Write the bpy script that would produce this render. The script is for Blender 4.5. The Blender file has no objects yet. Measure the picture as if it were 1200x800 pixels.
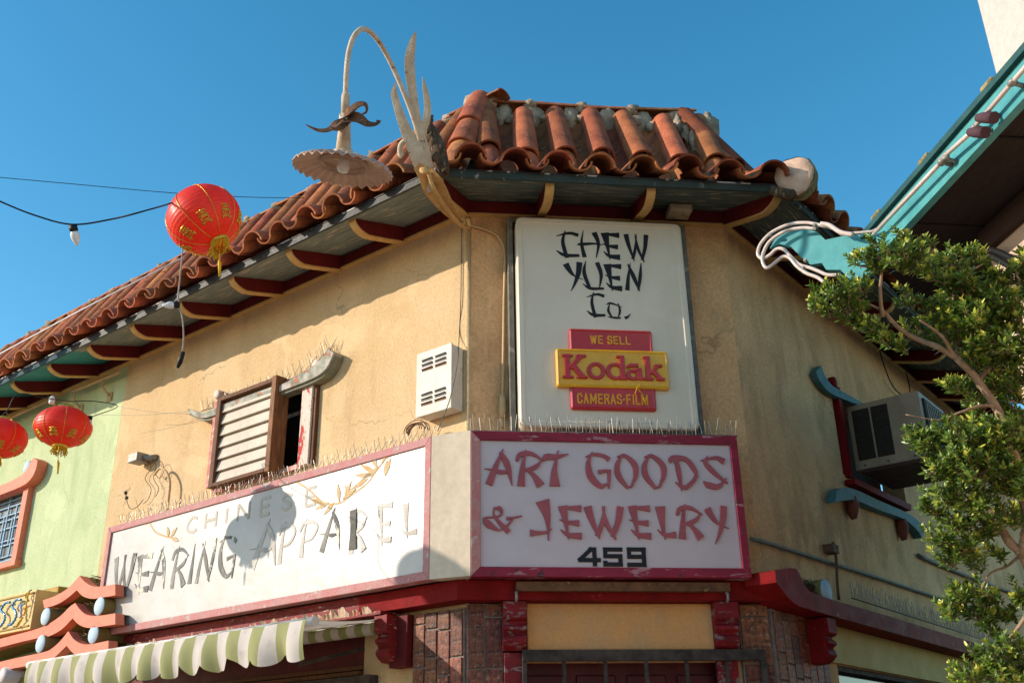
import bpy, math, random
from mathutils import Matrix, Vector, Euler, noise
from math import sin, cos, pi, radians as rad
random.seed(7)
SC = bpy.context.scene
COL = SC.collection

# ---------------------------------------------------------------- camera
FPX = 1182.75; YAW = rad(6.718); PITCH = rad(23.585); ROLL = rad(0.963)
fwd = Vector((sin(YAW)*cos(PITCH), cos(YAW)*cos(PITCH), sin(PITCH)))
rgt0 = Vector((cos(YAW), -sin(YAW), 0)); dwn0 = fwd.cross(rgt0)
rgt = cos(ROLL)*rgt0 + sin(ROLL)*dwn0; dwn = -sin(ROLL)*rgt0 + cos(ROLL)*dwn0
C0 = Vector((0, 0, 1.6))
cam_d = bpy.data.cameras.new('camera'); cam = bpy.data.objects.new('camera', cam_d); COL.objects.link(cam)
m = Matrix((rgt, -dwn, -fwd)).transposed().to_4x4(); m.translation = C0
cam.matrix_world = m
cam_d.sensor_width = 36; cam_d.lens = FPX/1200*36; cam_d.clip_start = .05; cam_d.clip_end = 5000
SC.camera = cam

# ---------------------------------------------------------------- sky and sun
SUN_AZ, SUN_EL = rad(89.2), rad(21)            # azimuth from -Y towards -X
SD = Vector((-sin(SUN_AZ)*cos(SUN_EL), -cos(SUN_AZ)*cos(SUN_EL), sin(SUN_EL)))
W = bpy.data.worlds.new("World"); SC.world = W; W.use_nodes = True
nt = W.node_tree; nt.nodes.clear()
sky = nt.nodes.new('ShaderNodeTexSky'); sky.sky_type = 'NISHITA'; sky.sun_disc = False
sky.sun_elevation = SUN_EL; sky.sun_rotation = math.atan2(SD.x, SD.y)
sky.air_density = 1.0; sky.dust_density = 0.3; sky.ozone_density = 1.2; sky.altitude = 100
bg = nt.nodes.new('ShaderNodeBackground'); bg.inputs[1].default_value = 0.15
wo = nt.nodes.new('ShaderNodeOutputWorld')
sat = nt.nodes.new('ShaderNodeHueSaturation'); sat.inputs['Saturation'].default_value = 1.40; sat.inputs['Value'].default_value = 1.12; sat.inputs['Hue'].default_value = .484
nt.links.new(sky.outputs[0], sat.inputs['Color']); nt.links.new(sat.outputs[0], bg.inputs[0]); nt.links.new(bg.outputs[0], wo.inputs[0])
sl = bpy.data.lights.new('sun', 'SUN'); sl.energy = 3.9; sl.angle = rad(.5); sl.color = (1, .88, .74)
so = bpy.data.objects.new('sun', sl); COL.objects.link(so)
so.rotation_euler = SD.to_track_quat('Z', 'Y').to_euler(); so.location = (0, 0, 20)
SC.view_settings.view_transform = 'Standard'; SC.view_settings.look = 'None'
SC.view_settings.exposure = 0.50; SC.view_settings.gamma = 1

# ---------------------------------------------------------------- faces of the corner building
S = 2**-.5
XL, XR, Y0 = 0.49, 2.66, 7.2
class Face:
    def __init__(s, o, ex, ey):
        s.o = Vector(o); s.ex = Vector(ex); s.ey = Vector(ey)
        s.M = Matrix((s.ex, s.ey, Vector((0, 0, 1)))).transposed().to_4x4(); s.M.translation = s.o
FL = Face((XL, Y0, 0), (S, -S, 0), (S, S, 0))     # x grows to the right, up to 0 at the corner
FC = Face((XL, Y0, 0), (1, 0, 0), (0, 1, 0))      # x 0 .. 2.17
FR = Face((XR, Y0, 0), (S, S, 0), (-S, S, 0))     # x 0 .. away
WI = Matrix.Identity(4)
def ray(x, y): return fwd + rgt*((x-600)/FPX) + dwn*((y-400)/FPX)
def pf(F, x, y, off=0.):
    """photo measurement -> local point on the plane `off` metres out of face F"""
    d = ray(x, y); n = -F.ey; P0 = F.o + n*off
    t = n.dot(P0-C0)/n.dot(d); L = F.M.inverted() @ (C0+d*t); return L
def pd(x, y, Y):
    d = ray(x, y); return C0 + d*(Y/d.y)

# ---------------------------------------------------------------- materials
MATS = {}
def N(t, ty, **k):
    n = t.nodes.new(ty)
    for a, v in k.items(): setattr(n, a, v)
    return n
def mat(name, col, col2=None, scale=6., thr=(.35, .65), rough=.75, bump=.15, bscale=60., peel=None, pthr=.56,
        pscale=9., stretch=(1, 1, 1), third=None, metallic=0., rand=0., stain=None, spec=.22, trans=0., bdist=.01, coat=0., pdetail=8, grain=.1, crack=0.):
    if name in MATS: return MATS[name]
    M = bpy.data.materials.new(name); M.use_nodes = True; t = M.node_tree; t.nodes.clear(); L = t.links.new
    out = N(t, 'ShaderNodeOutputMaterial'); b = N(t, 'ShaderNodeBsdfPrincipled')
    L(b.outputs[0], out.inputs[0])
    tc = N(t, 'ShaderNodeTexCoord'); mp = N(t, 'ShaderNodeMapping'); mp.inputs['Scale'].default_value = stretch
    L(tc.outputs['Object'], mp.inputs[0])
    def rgb(c): return (c[0], c[1], c[2], 1)
    def noi(sc, det=6, dist=0., vec=None, ro=.6):
        n = N(t, 'ShaderNodeTexNoise'); n.inputs['Scale'].default_value = sc; n.inputs['Detail'].default_value = det
        n.inputs['Distortion'].default_value = dist; n.inputs['Roughness'].default_value = ro
        L((vec or mp).outputs[0], n.inputs['Vector']); return n
    def ramp(src, a, c):
        r = N(t, 'ShaderNodeMapRange'); r.inputs['From Min'].default_value = a; r.inputs['From Max'].default_value = c
        L(src, r.inputs['Value']); return r.outputs[0]
    def mix(f, A, B, mode='MIX'):
        m_ = N(t, 'ShaderNodeMix', data_type='RGBA', blend_type=mode)
        if isinstance(f, float): m_.inputs[0].default_value = f
        else: L(f, m_.inputs[0])
        for i, q in ((6, A), (7, B)):
            if isinstance(q, tuple): m_.inputs[i].default_value = rgb(q)
            else: L(q, m_.inputs[i])
        return m_.outputs[2]
    c = tuple(col)
    height = None
    if col2:
        c = mix(ramp(noi(scale).outputs[0], *thr), c, tuple(col2))
    if third:   # (colour, scale, thr lo, thr hi, stretch)
        mp2 = N(t, 'ShaderNodeMapping'); mp2.inputs['Scale'].default_value = third[4]; L(tc.outputs['Object'], mp2.inputs[0])
        c = mix(ramp(noi(third[1], 6, 0, mp2).outputs[0], third[2], third[3]), c, tuple(third[0]))
    # fine grain
    g = noi(bscale*.9, 5)
    v = N(t, 'ShaderNodeMapRange'); v.inputs['From Min'].default_value = .3; v.inputs['From Max'].default_value = .7
    v.inputs['To Min'].default_value = 1-grain; v.inputs['To Max'].default_value = 1+grain*.7; L(g.outputs[0], v.inputs['Value'])
    hs = N(t, 'ShaderNodeHueSaturation')
    if isinstance(c, tuple): hs.inputs['Color'].default_value = rgb(c)
    else: L(c, hs.inputs['Color'])
    L(v.outputs[0], hs.inputs['Value']); c = hs.outputs[0]
    if rand:
        oi = N(t, 'ShaderNodeObjectInfo'); h2 = N(t, 'ShaderNodeHueSaturation')
        r1 = N(t, 'ShaderNodeMapRange'); r1.inputs['To Min'].default_value = 1-rand; r1.inputs['To Max'].default_value = 1+rand
        L(oi.outputs['Random'], r1.inputs['Value']); L(r1.outputs[0], h2.inputs['Value'])
        mu = N(t, 'ShaderNodeMath', operation='FRACT'); m7 = N(t, 'ShaderNodeMath', operation='MULTIPLY'); m7.inputs[1].default_value = 7.31
        L(oi.outputs['Random'], m7.inputs[0]); L(m7.outputs[0], mu.inputs[0])
        r2 = N(t, 'ShaderNodeMapRange'); r2.inputs['To Min'].default_value = .488; r2.inputs['To Max'].default_value = .512
        L(mu.outputs[0], r2.inputs['Value']); L(r2.outputs[0], h2.inputs['Hue']); L(c, h2.inputs['Color']); c = h2.outputs[0]
    if crack:
        dn = noi(1.4, 4); vm = N(t, 'ShaderNodeVectorMath', operation='MULTIPLY_ADD'); L(dn.outputs['Color'], vm.inputs[0]); vm.inputs[1].default_value = (.9, .9, .9); L(mp.outputs[0], vm.inputs[2])
        vo = N(t, 'ShaderNodeTexVoronoi', feature='DISTANCE_TO_EDGE'); vo.inputs['Scale'].default_value = .75; L(vm.outputs[0], vo.inputs['Vector'])
        c1 = ramp(vo.outputs['Distance'], .0075, .002); c2 = ramp(noi(1.1, 2).outputs[0], .48, .60)
        m1 = N(t, 'ShaderNodeMath', operation='MULTIPLY'); L(c1, m1.inputs[0]); L(c2, m1.inputs[1])
        m2_ = N(t, 'ShaderNodeMath', operation='MULTIPLY'); L(m1.outputs[0], m2_.inputs[0]); m2_.inputs[1].default_value = crack; m2_.use_clamp = True
        c = mix(m2_.outputs[0], c, tuple(v_*.35 for v_ in col))
        pa = ramp(noi(.85, 5, .3).outputs[0], .565, .585); m3 = N(t, 'ShaderNodeMath', operation='MULTIPLY'); L(pa, m3.inputs[0]); m3.inputs[1].default_value = .35
        c = mix(m3.outputs[0], c, tuple(min(1, v_*1.22) for v_ in col))
    if stain:   # (colour, strength) vertical streaks and blotches
        mp3 = N(t, 'ShaderNodeMapping'); mp3.inputs['Scale'].default_value = (2.6, 2.6, .8); L(tc.outputs['Object'], mp3.inputs[0])
        s1 = ramp(noi(1.3, 8, .6, mp3).outputs[0], .5, .75)
        m_ = N(t, 'ShaderNodeMath', operation='MULTIPLY'); L(s1, m_.inputs[0]); m_.inputs[1].default_value = stain[1]
        c = mix(m_.outputs[0], c, tuple(stain[0]))
        s2 = ramp(noi(38, 2, 1.5).outputs[0], .72, .78)
        m_ = N(t, 'ShaderNodeMath', operation='MULTIPLY'); L(s2, m_.inputs[0]); m_.inputs[1].default_value = stain[1]
        c = mix(m_.outputs[0], c, tuple(stain[0]))
    pm = None
    if peel:
        pm = ramp(noi(pscale, pdetail, .4, ro=.68).outputs[0], pthr, pthr+.025)
        c = mix(pm, c, tuple(peel))
    L(c, b.inputs['Base Color'])
    rr = ramp(noi(scale*2.1, 4).outputs[0], -1.2, 1.6)
    rm = N(t, 'ShaderNodeMath', operation='MULTIPLY'); L(rr, rm.inputs[0]); rm.inputs[1].default_value = rough*1.75
    rm.use_clamp = True; L(rm.outputs[0], b.inputs['Roughness'])
    b.inputs['Metallic'].default_value = metallic
    b.inputs['Specular IOR Level'].default_value = spec
    if coat: b.inputs['Coat Weight'].default_value = coat; b.inputs['Coat Roughness'].default_value = .15
    if trans:
        tr = N(t, 'ShaderNodeBsdfTranslucent'); L(c, tr.inputs[0]); ms = N(t, 'ShaderNodeMixShader'); ms.inputs[0].default_value = trans
        L(b.outputs[0], ms.inputs[1]); L(tr.outputs[0], ms.inputs[2]); L(ms.outputs[0], out.inputs[0])
    if bump:
        bn = noi(bscale, 5, .3); h = bn.outputs[0]
        if pm is not None:
            a_ = N(t, 'ShaderNodeMath', operation='MULTIPLY_ADD'); L(pm, a_.inputs[0]); a_.inputs[1].default_value = -.6; L(h, a_.inputs[2]); h = a_.outputs[0]
        bp = N(t, 'ShaderNodeBump'); bp.inputs['Strength'].default_value = bump; bp.inputs['Distance'].default_value = bdist
        L(h, bp.inputs['Height']); L(bp.outputs[0], b.inputs['Normal'])
    MATS[name] = M
    return M

M_TAN = mat('tan_stucco', (.65, .465, .265), (.57, .385, .20), 2.2, rough=.9, bump=.8, bscale=44, bdist=.012,
            third=((.70, .52, .33), 1.1, .5, .72, (1, 1, 1)), stain=((.34, .21, .11), .35), grain=.13, crack=.5, spec=.15)
M_TANSHADE = mat('weathered_stucco_warm_shade', (.78, .475, .245), (.68, .395, .195), 2.6, rough=.92, bump=.9, bscale=40, bdist=.014,
              third=((.38, .22, .11), 1.5, .5, .75, (1, 1, .5)), stain=((.20, .13, .06), .38), grain=.2, crack=.55, spec=.12)  # warm bounced light of the shaded walls put into the stucco colour
M_GREEN = mat('pale_green_stucco', (.52, .575, .345), (.46, .53, .30), 3.5, rough=.9, bump=.45, bscale=48, bdist=.012,
              third=((.55, .60, .38), 1.6, .5, .75, (1, 1, .6)), stain=((.20, .30, .12), .5), grain=.12, crack=.4, spec=.15)
M_TILE = mat('terracotta', (.43, .135, .052), (.22, .062, .028), 7, (.38, .66), rough=.8, bump=.5, bscale=55, rand=.36,
             third=((.52, .26, .15), 14, .58, .76, (1, 1, 1)), stain=((.09, .05, .035), .75), grain=.16, spec=.25)
M_MORTAR = mat('cream_mortar', (.50, .40, .29), (.30, .22, .16), 18, rough=.95, bump=.9, bscale=40, bdist=.02, spec=.1)
M_SOFFIT = mat('weathered_boards_shade_tone', (.15, .17, .14), (.075, .09, .085), 5, rough=.85, bump=.5, bscale=30, stretch=(1, 9, 9),
               peel=(.38, .33, .25), pthr=.57, pscale=3.2, third=((.07, .13, .12), 3, .5, .6, (1, 8, 8)))  # darker copy of the soffit boards, eave shade put into the colour
M_SOFFITL = mat('flaking_boards_lit_tone', (.25, .29, .26), (.14, .17, .165), 5, rough=.85, bump=.5, bscale=30, stretch=(1, 9, 9), peel=(.42, .37, .29), pthr=.57, pscale=3.2)  # paler copy of the same boards, brighter left eave put into the colour
M_TEALSOF = mat('teal_painted_boards', (.045, .24, .25), (.035, .20, .22), 6, rough=.6, bump=.15)
M_RED = mat('oxblood_paint', (.15, .012, .012), (.10, .009, .009), 5, rough=.6, bump=.2, bscale=30)
M_YEL = mat('ochre_trim_paint', (.62, .38, .14), (.52, .30, .11), 12, rough=.65, bump=.2, peel=(.55, .45, .33), pthr=.62)
M_LINTEL = mat('worn_red_paint', (.215, .012, .013), (.14, .009, .010), 5, rough=.5, bump=.3, bscale=40, peel=(.36, .16, .13), pthr=.665, pscale=14, spec=.03)
M_LINTELW = mat('flaking_red_paint', (.24, .018, .018), (.16, .012, .012), 7, rough=.5, bump=.5, bscale=40, peel=(.48, .36, .29), pthr=.60, pscale=11, stretch=(1, 1, 3))
M_PINKF = mat('chipped_pink_frame', (.46, .17, .165), (.44, .23, .22), 12, rough=.6, bump=.35, peel=(.46, .36, .33), pthr=.58, pscale=10)
M_MAGF = mat('chipped_magenta_frame', (.27, .02, .05), (.20, .017, .035), 8, rough=.5, bump=.4, peel=(.36, .17, .20), pthr=.57, pscale=9, stretch=(.5, 1, 1.6),
             third=((.05, .03, .035), 9, .64, .68, (1, 1, 1)))
M_SIGNL = mat('aged_white_plastic', (.47, .45, .43), (.41, .385, .355), 3, rough=.3, bump=.3, bscale=2.2, bdist=.03, stain=((.55, .47, .38), .32), spec=.5)
M_SIGNC = mat('pinkish_white_plastic', (.56, .48, .51), (.53, .45, .48), 3, grain=.02, rough=.35, bump=.08, bscale=12, spec=.5)
M_CAPM = mat('cream_cap_metal', (.66, .56, .43), (.60, .50, .38), 5, rough=.6, bump=.15, bscale=20, stain=((.35, .27, .18), .5))
M_ROSE = mat('rose_letter_paint', (.37, .10, .115), (.33, .08, .10), 8, rough=.5, bump=.1)
M_BLACK = mat('black_letter_paint', (.012, .013, .016), rough=.4, bump=.05)
M_GREYL = mat('faded_grey_letters', (.10, .098, .095), (.25, .235, .21), 7, (.4, .6), rough=.6, bump=.2, peel=(.62, .56, .46), pthr=.57, pscale=8, stretch=(1, 1, .45))
M_GHOST = mat('peeled_letter_residue', (.50, .47, .43), (.40, .36, .30), 5, (.45, .62), rough=.5, bump=.3, peel=(.13, .12, .11), pthr=.60, pscale=7, stretch=(1, 1, .6))
M_GOLDP = mat('faded_gold_paint', (.52, .31, .11), (.50, .40, .27), 14, (.35, .75), rough=.6, bump=0)
M_GOLDF = mat('faint_gold_paint', (.48, .42, .34), (.48, .45, .41), 14, (.35, .75), rough=.6, bump=0)
M_LBOX = mat('cream_light_box', (.68, .61, .50), (.64, .57, .46), 2.5, grain=.02, rough=.35, bump=.05, stain=((.50, .40, .25), .25), spec=.5)
M_LFRAME = mat('grey_metal_frame', (.20, .19, .16), (.13, .12, .10), 12, rough=.6, bump=.3, metallic=.2, peel=(.32, .28, .22), pthr=.6)
M_KRED = mat('glossy_red_plastic', (.48, .012, .018), (.42, .010, .015), 6, rough=.3, bump=.03, spec=.6)
M_KYEL = mat('glossy_yellow_plastic', (.74, .40, .012), (.68, .35, .01), 6, rough=.3, bump=.03, spec=.6)
M_KTXT = mat('orange_lettering', (.72, .33, .03), rough=.4, bump=0)
M_LAMP = mat('bleached_painted_iron', (.62, .52, .40), (.48, .36, .25), 12, rough=.65, bump=.4, peel=(.24, .13, .08), pthr=.62, pscale=16)
M_SHADE = mat('faded_pink_enamel', (.50, .35, .28), (.42, .28, .21), 9, rough=.6, bump=.25, peel=(.62, .50, .40), pthr=.60)
M_RUST = mat('rusty_iron', (.20, .10, .055), (.10, .055, .035), 14, rough=.8, bump=.6, peel=(.30, .20, .10), pthr=.6, pscale=20)
M_GOLDI = mat('peeling_gold_iron', (.60, .37, .14), (.44, .24, .09), 12, rough=.6, bump=.4, peel=(.16, .09, .05), pthr=.63, pscale=14)
M_LOG = mat('weathered_wood', (.16, .11, .07), (.07, .045, .03), 9, rough=.9, bump=1., bscale=28, bdist=.02, stretch=(4, 1, 1), peel=(.34, .26, .17), pthr=.6)
M_LOGEND = mat('pale_sawn_wood', (.70, .50, .38), (.58, .38, .28), 8, rough=.85, bump=.5, bscale=25, third=((.45, .27, .18), 6, .55, .7, (1, 1, 3)))
M_LOGSIDE = mat('mossy_yellow_wood', (.42, .31, .12), (.16, .12, .05), 13, (.4, .6), rough=.9, bump=1., bscale=40, bdist=.02)
M_DARK = mat('dark_interior', (.012, .011, .010), rough=.9, bump=0)
M_LINE = mat('dark_metal_edge', (.045, .05, .05), (.02, .02, .02), 20, rough=.5, bump=.1)
M_TEALED = mat('dark_teal_edge', (.03, .055, .055), (.05, .065, .06), 14, rough=.6, bump=.3, peel=(.35, .38, .36), pthr=.63)
M_BROWN = mat('brown_varnished_wood', (.17, .066, .025), (.09, .035, .016), 8, rough=.6, bump=.4, stretch=(6, 6, 1))
M_SLAT = mat('cream_slats', (.58, .51, .42), (.50, .43, .35), 7, rough=.6, bump=.15, stain=((.40, .30, .2), .4))
M_JAMB = mat('white_jamb_red_flakes', (.70, .58, .50), (.60, .48, .40), 9, rough=.7, bump=.6, peel=(.48, .05, .04), pthr=.55, pscale=10, stretch=(1, 1, .5))
M_CANOPY = mat('patinated_canopy', (.46, .42, .36), (.20, .22, .17), 9, (.4, .6), rough=.7, bump=.5, peel=(.45, .16, .09), pthr=.57, pscale=9)
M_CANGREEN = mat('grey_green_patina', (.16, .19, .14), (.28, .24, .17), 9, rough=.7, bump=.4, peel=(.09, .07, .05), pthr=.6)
M_TEALOLD = mat('old_teal_paint', (.05, .135, .15), (.08, .18, .19), 9, rough=.6, bump=.3, peel=(.30, .32, .30), pthr=.64)
M_CORAL = mat('coral_paint', (.72, .215, .13), (.66, .18, .11), 7, rough=.55, bump=.25, peel=(.30, .14, .09), pthr=.70, pscale=20)
M_OLIVE = mat('olive_underside', (.26, .21, .07), (.20, .16, .06), 7, rough=.8, bump=.2)
M_LBLUE = mat('pale_blue_paint', (.40, .52, .62), (.46, .56, .62), 8, rough=.7, bump=.15)
M_STRAW = mat('bird_nest_straw', (.28, .18, .09), (.10, .07, .04), 60, rough=.95, bump=1., bscale=120)
M_BOXW = mat('white_rusty_metal', (.68, .63, .56), (.62, .56, .48), 6, rough=.55, bump=.15, peel=(.58, .33, .15), pthr=.64, pscale=10)
M_GREYM = mat('grey_galvanised', (.30, .29, .27), (.22, .20, .18), 14, rough=.5, bump=.15, metallic=.4)
M_DRIP = mat('drip_edge_sun_glints', (.05, .05, .05), rough=.5, bump=.2, peel=(.62, .62, .62), pthr=.55, pscale=4, pdetail=3)  # white patches stand in for sunlit bits between the tile shadows
M_SPIKE = mat('steel_wire', (.42, .38, .32), rough=.35, bump=0, metallic=.7)
M_CABLE = mat('black_cable', (.012, .012, .014), rough=.5, bump=0)
M_WHITEC = mat('dirty_white_cable', (.42, .38, .36), (.3, .26, .24), 30, rough=.5, bump=0)
M_COND = mat('tan_painted_conduit', (.58, .40, .22), (.46, .30, .15), 12, rough=.6, bump=.2)
M_CONDG = mat('grey_painted_conduit', (.17, .17, .14), (.11, .11, .09), 12, rough=.6, bump=.2)
M_BULB = mat('frosted_bulb', (.80, .80, .80), rough=.15, bump=0, spec=.7, trans=.25)
M_LANT = mat('red_lantern_silk', (.95, .060, .022), (.90, .048, .018), 9, rough=.38, bump=.12, bscale=30, spec=.5, trans=.42)
M_LRIB = mat('deep_red_ribs', (.50, .012, .010), rough=.5, bump=0)
M_GOLD = mat('gold_foil', (.72, .46, .06), (.58, .34, .04), 30, rough=.32, bump=.2, metallic=.55)
M_TASS = mat('yellow_fringe', (.85, .58, .03), (.70, .44, .02), 40, rough=.6, bump=.1, trans=.25)
M_TEAL = mat('bright_teal_enamel', (.085, .33, .345), (.06, .27, .29), 4, rough=.5, bump=.25, bscale=20, peel=(.16, .22, .21), pthr=.68, pscale=14, stain=((.03, .14, .16), .5))
M_NEON = mat('unlit_neon_tube', (.62, .52, .47), (.55, .44, .39), 20, rough=.2, bump=0, spec=.6)
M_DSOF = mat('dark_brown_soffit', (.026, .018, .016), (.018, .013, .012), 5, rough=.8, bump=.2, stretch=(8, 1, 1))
M_PWALL = mat('pinkish_plaster', (.60, .44, .34), (.54, .38, .30), 3, rough=.85, bump=.2)
M_TOWER = mat('off_white_plaster', (.50, .48, .44), (.46, .44, .40), 3, rough=.9, bump=.35, bscale=30, stain=((.5, .47, .4), .25))
M_AC = mat('dingy_beige_metal', (.44, .34, .25), (.37, .28, .20), 4, rough=.5, bump=.1, stain=((.12, .08, .05), .4))
M_ACG = mat('dark_grille', (.03, .026, .02), (.05, .042, .03), 40, rough=.7, bump=.6, bscale=90)
M_BRICK = mat('speckled_glazed_tile', (.27, .085, .04), (.08, .025, .018), 26, (.38, .62), rough=.55, bump=.8, bscale=60, rand=.5,
              third=((.40, .24, .17), 30, .55, .7, (1, 1, 1)), spec=.4)
M_GROUT = mat('grey_grout', (.30, .25, .22), (.20, .16, .14), 20, rough=.9, bump=.3)
M_PANEL = mat('orange_cream_panel', (.66, .33, .12), (.56, .33, .155), 3, rough=.7, bump=.08, stain=((.30, .2, .12), .2))
M_PANELY = mat('yellow_panel', (.52, .345, .075), (.47, .31, .07), 3, rough=.6, bump=.08)
M_GATE = mat('dusty_dark_steel', (.028, .023, .021), (.075, .06, .052), 14, rough=.7, bump=.4)
M_DOORR = mat('dark_red_door', (.07, .005, .008), (.045, .004, .006), 6, rough=.4, bump=.1)
M_GLASS = mat('dark_window_glass', (.03, .035, .035), rough=.08, bump=0, spec=.8)
M_WPANE = mat('dusty_window_glass', (.20, .20, .19), (.10, .11, .11), 3, rough=.25, bump=0, spec=.7)
M_BLUEL = mat('blue_lattice_paint', (.20, .36, .52), (.30, .45, .55), 8, rough=.5, bump=.1)
M_SIGNY = mat('cream_yellow_sheet_metal', (.72, .50, .22), (.66, .44, .18), 6, rough=.55, bump=.15)
M_SIGNYS = mat('mustard_sheet_metal', (.42, .27, .06), (.34, .21, .05), 6, rough=.6, bump=.15)
M_NBLUE = mat('blue_glass_tube', (.03, .25, .48), rough=.15, bump=0, spec=.7)
M_NLIL = mat('lilac_glass_tube', (.45, .38, .55), rough=.15, bump=0, spec=.7)
M_ROAD = mat('warm_plaza_paving', (.30, .235, .17), (.26, .20, .145), 3, rough=.9, bump=.4, bscale=80)
M_PAVE = mat('concrete_paving', (.32, .25, .185), (.28, .22, .16), 2, rough=.85, bump=.2)
M_BARK = mat('ficus_bark', (.36, .25, .17), (.22, .15, .10), 15, rough=.85, bump=.7, bscale=30, peel=(.34, .27, .19), pthr=.62)

def mat_awning():
    M = bpy.data.materials.new('striped_awning_canvas'); M.use_nodes = True; t = M.node_tree; b = t.nodes['Principled BSDF']; L = t.links.new
    tc = N(t, 'ShaderNodeTexCoord'); sx = N(t, 'ShaderNodeSeparateXYZ'); L(tc.outputs['UV'], sx.inputs[0])
    fr = N(t, 'ShaderNodeMath', operation='FRACT'); L(sx.outputs[0], fr.inputs[0])
    gt = N(t, 'ShaderNodeMath', operation='GREATER_THAN'); gt.inputs[1].default_value = .5; L(fr.outputs[0], gt.inputs[0])
    mx = N(t, 'ShaderNodeMix', data_type='RGBA'); mx.inputs[6].default_value = (.66, .60, .56, 1); mx.inputs[7].default_value = (.35, .35, .15, 1)
    L(gt.outputs[0], mx.inputs[0])
    n = N(t, 'ShaderNodeTexNoise'); n.inputs['Scale'].default_value = 9; n.inputs['Detail'].default_value = 8; L(tc.outputs['Object'], n.inputs[0])
    r = N(t, 'ShaderNodeMapRange'); r.inputs[1].default_value = .55; r.inputs[2].default_value = .8; L(n.outputs[0], r.inputs[0])
    m2 = N(t, 'ShaderNodeMix', data_type='RGBA'); m2.inputs[7].default_value = (.35, .28, .17, 1)
    mm = N(t, 'ShaderNodeMath', operation='MULTIPLY'); mm.inputs[1].default_value = .5; L(r.outputs[0], mm.inputs[0])
    L(mm.outputs[0], m2.inputs[0]); L(mx.outputs[2], m2.inputs[6]); L(m2.outputs[2], b.inputs['Base Color'])
    b.inputs['Roughness'].default_value = .85
    w = N(t, 'ShaderNodeTexNoise'); w.inputs['Scale'].default_value = 240; L(tc.outputs['Object'], w.inputs[0])
    bp = N(t, 'ShaderNodeBump'); bp.inputs['Strength'].default_value = .3; bp.inputs['Distance'].default_value = .005
    L(w.outputs[0], bp.inputs['Height']); L(bp.outputs[0], b.inputs['Normal'])
    tr = N(t, 'ShaderNodeBsdfTranslucent'); L(m2.outputs[2], tr.inputs[0]); ms = N(t, 'ShaderNodeMixShader'); ms.inputs[0].default_value = .3
    L(b.outputs[0], ms.inputs[1]); L(tr.outputs[0], ms.inputs[2]); L(ms.outputs[0], t.nodes['Material Output'].inputs[0])
    return M
M_AWN = mat_awning()
def mat_leaf():
    M = bpy.data.materials.new('glossy_ficus_leaf'); M.use_nodes = True; t = M.node_tree; b = t.nodes['Principled BSDF']; L = t.links.new
    at = N(t, 'ShaderNodeAttribute'); at.attribute_name = 'tint'
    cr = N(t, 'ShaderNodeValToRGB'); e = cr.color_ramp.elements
    e[0].position = 0; e[0].color = (.045, .09, .014, 1); e[1].position = 1; e[1].color = (.60, .58, .09, 1)  # yellow end raised so sun highlights sit in the leaf colour
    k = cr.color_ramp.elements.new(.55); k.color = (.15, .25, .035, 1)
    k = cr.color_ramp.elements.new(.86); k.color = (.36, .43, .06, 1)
    L(at.outputs['Fac'], cr.inputs[0]); L(cr.outputs[0], b.inputs['Base Color'])
    b.inputs['Roughness'].default_value = .32; b.inputs['Specular IOR Level'].default_value = .55
    tr = N(t, 'ShaderNodeBsdfTranslucent'); L(cr.outputs[0], tr.inputs[0]); ms = N(t, 'ShaderNodeMixShader'); ms.inputs[0].default_value = .28
    L(b.outputs[0], ms.inputs[1]); L(tr.outputs[0], ms.inputs[2]); L(ms.outputs[0], t.nodes['Material Output'].inputs[0])
    return M
M_LEAF = mat_leaf()

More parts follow.
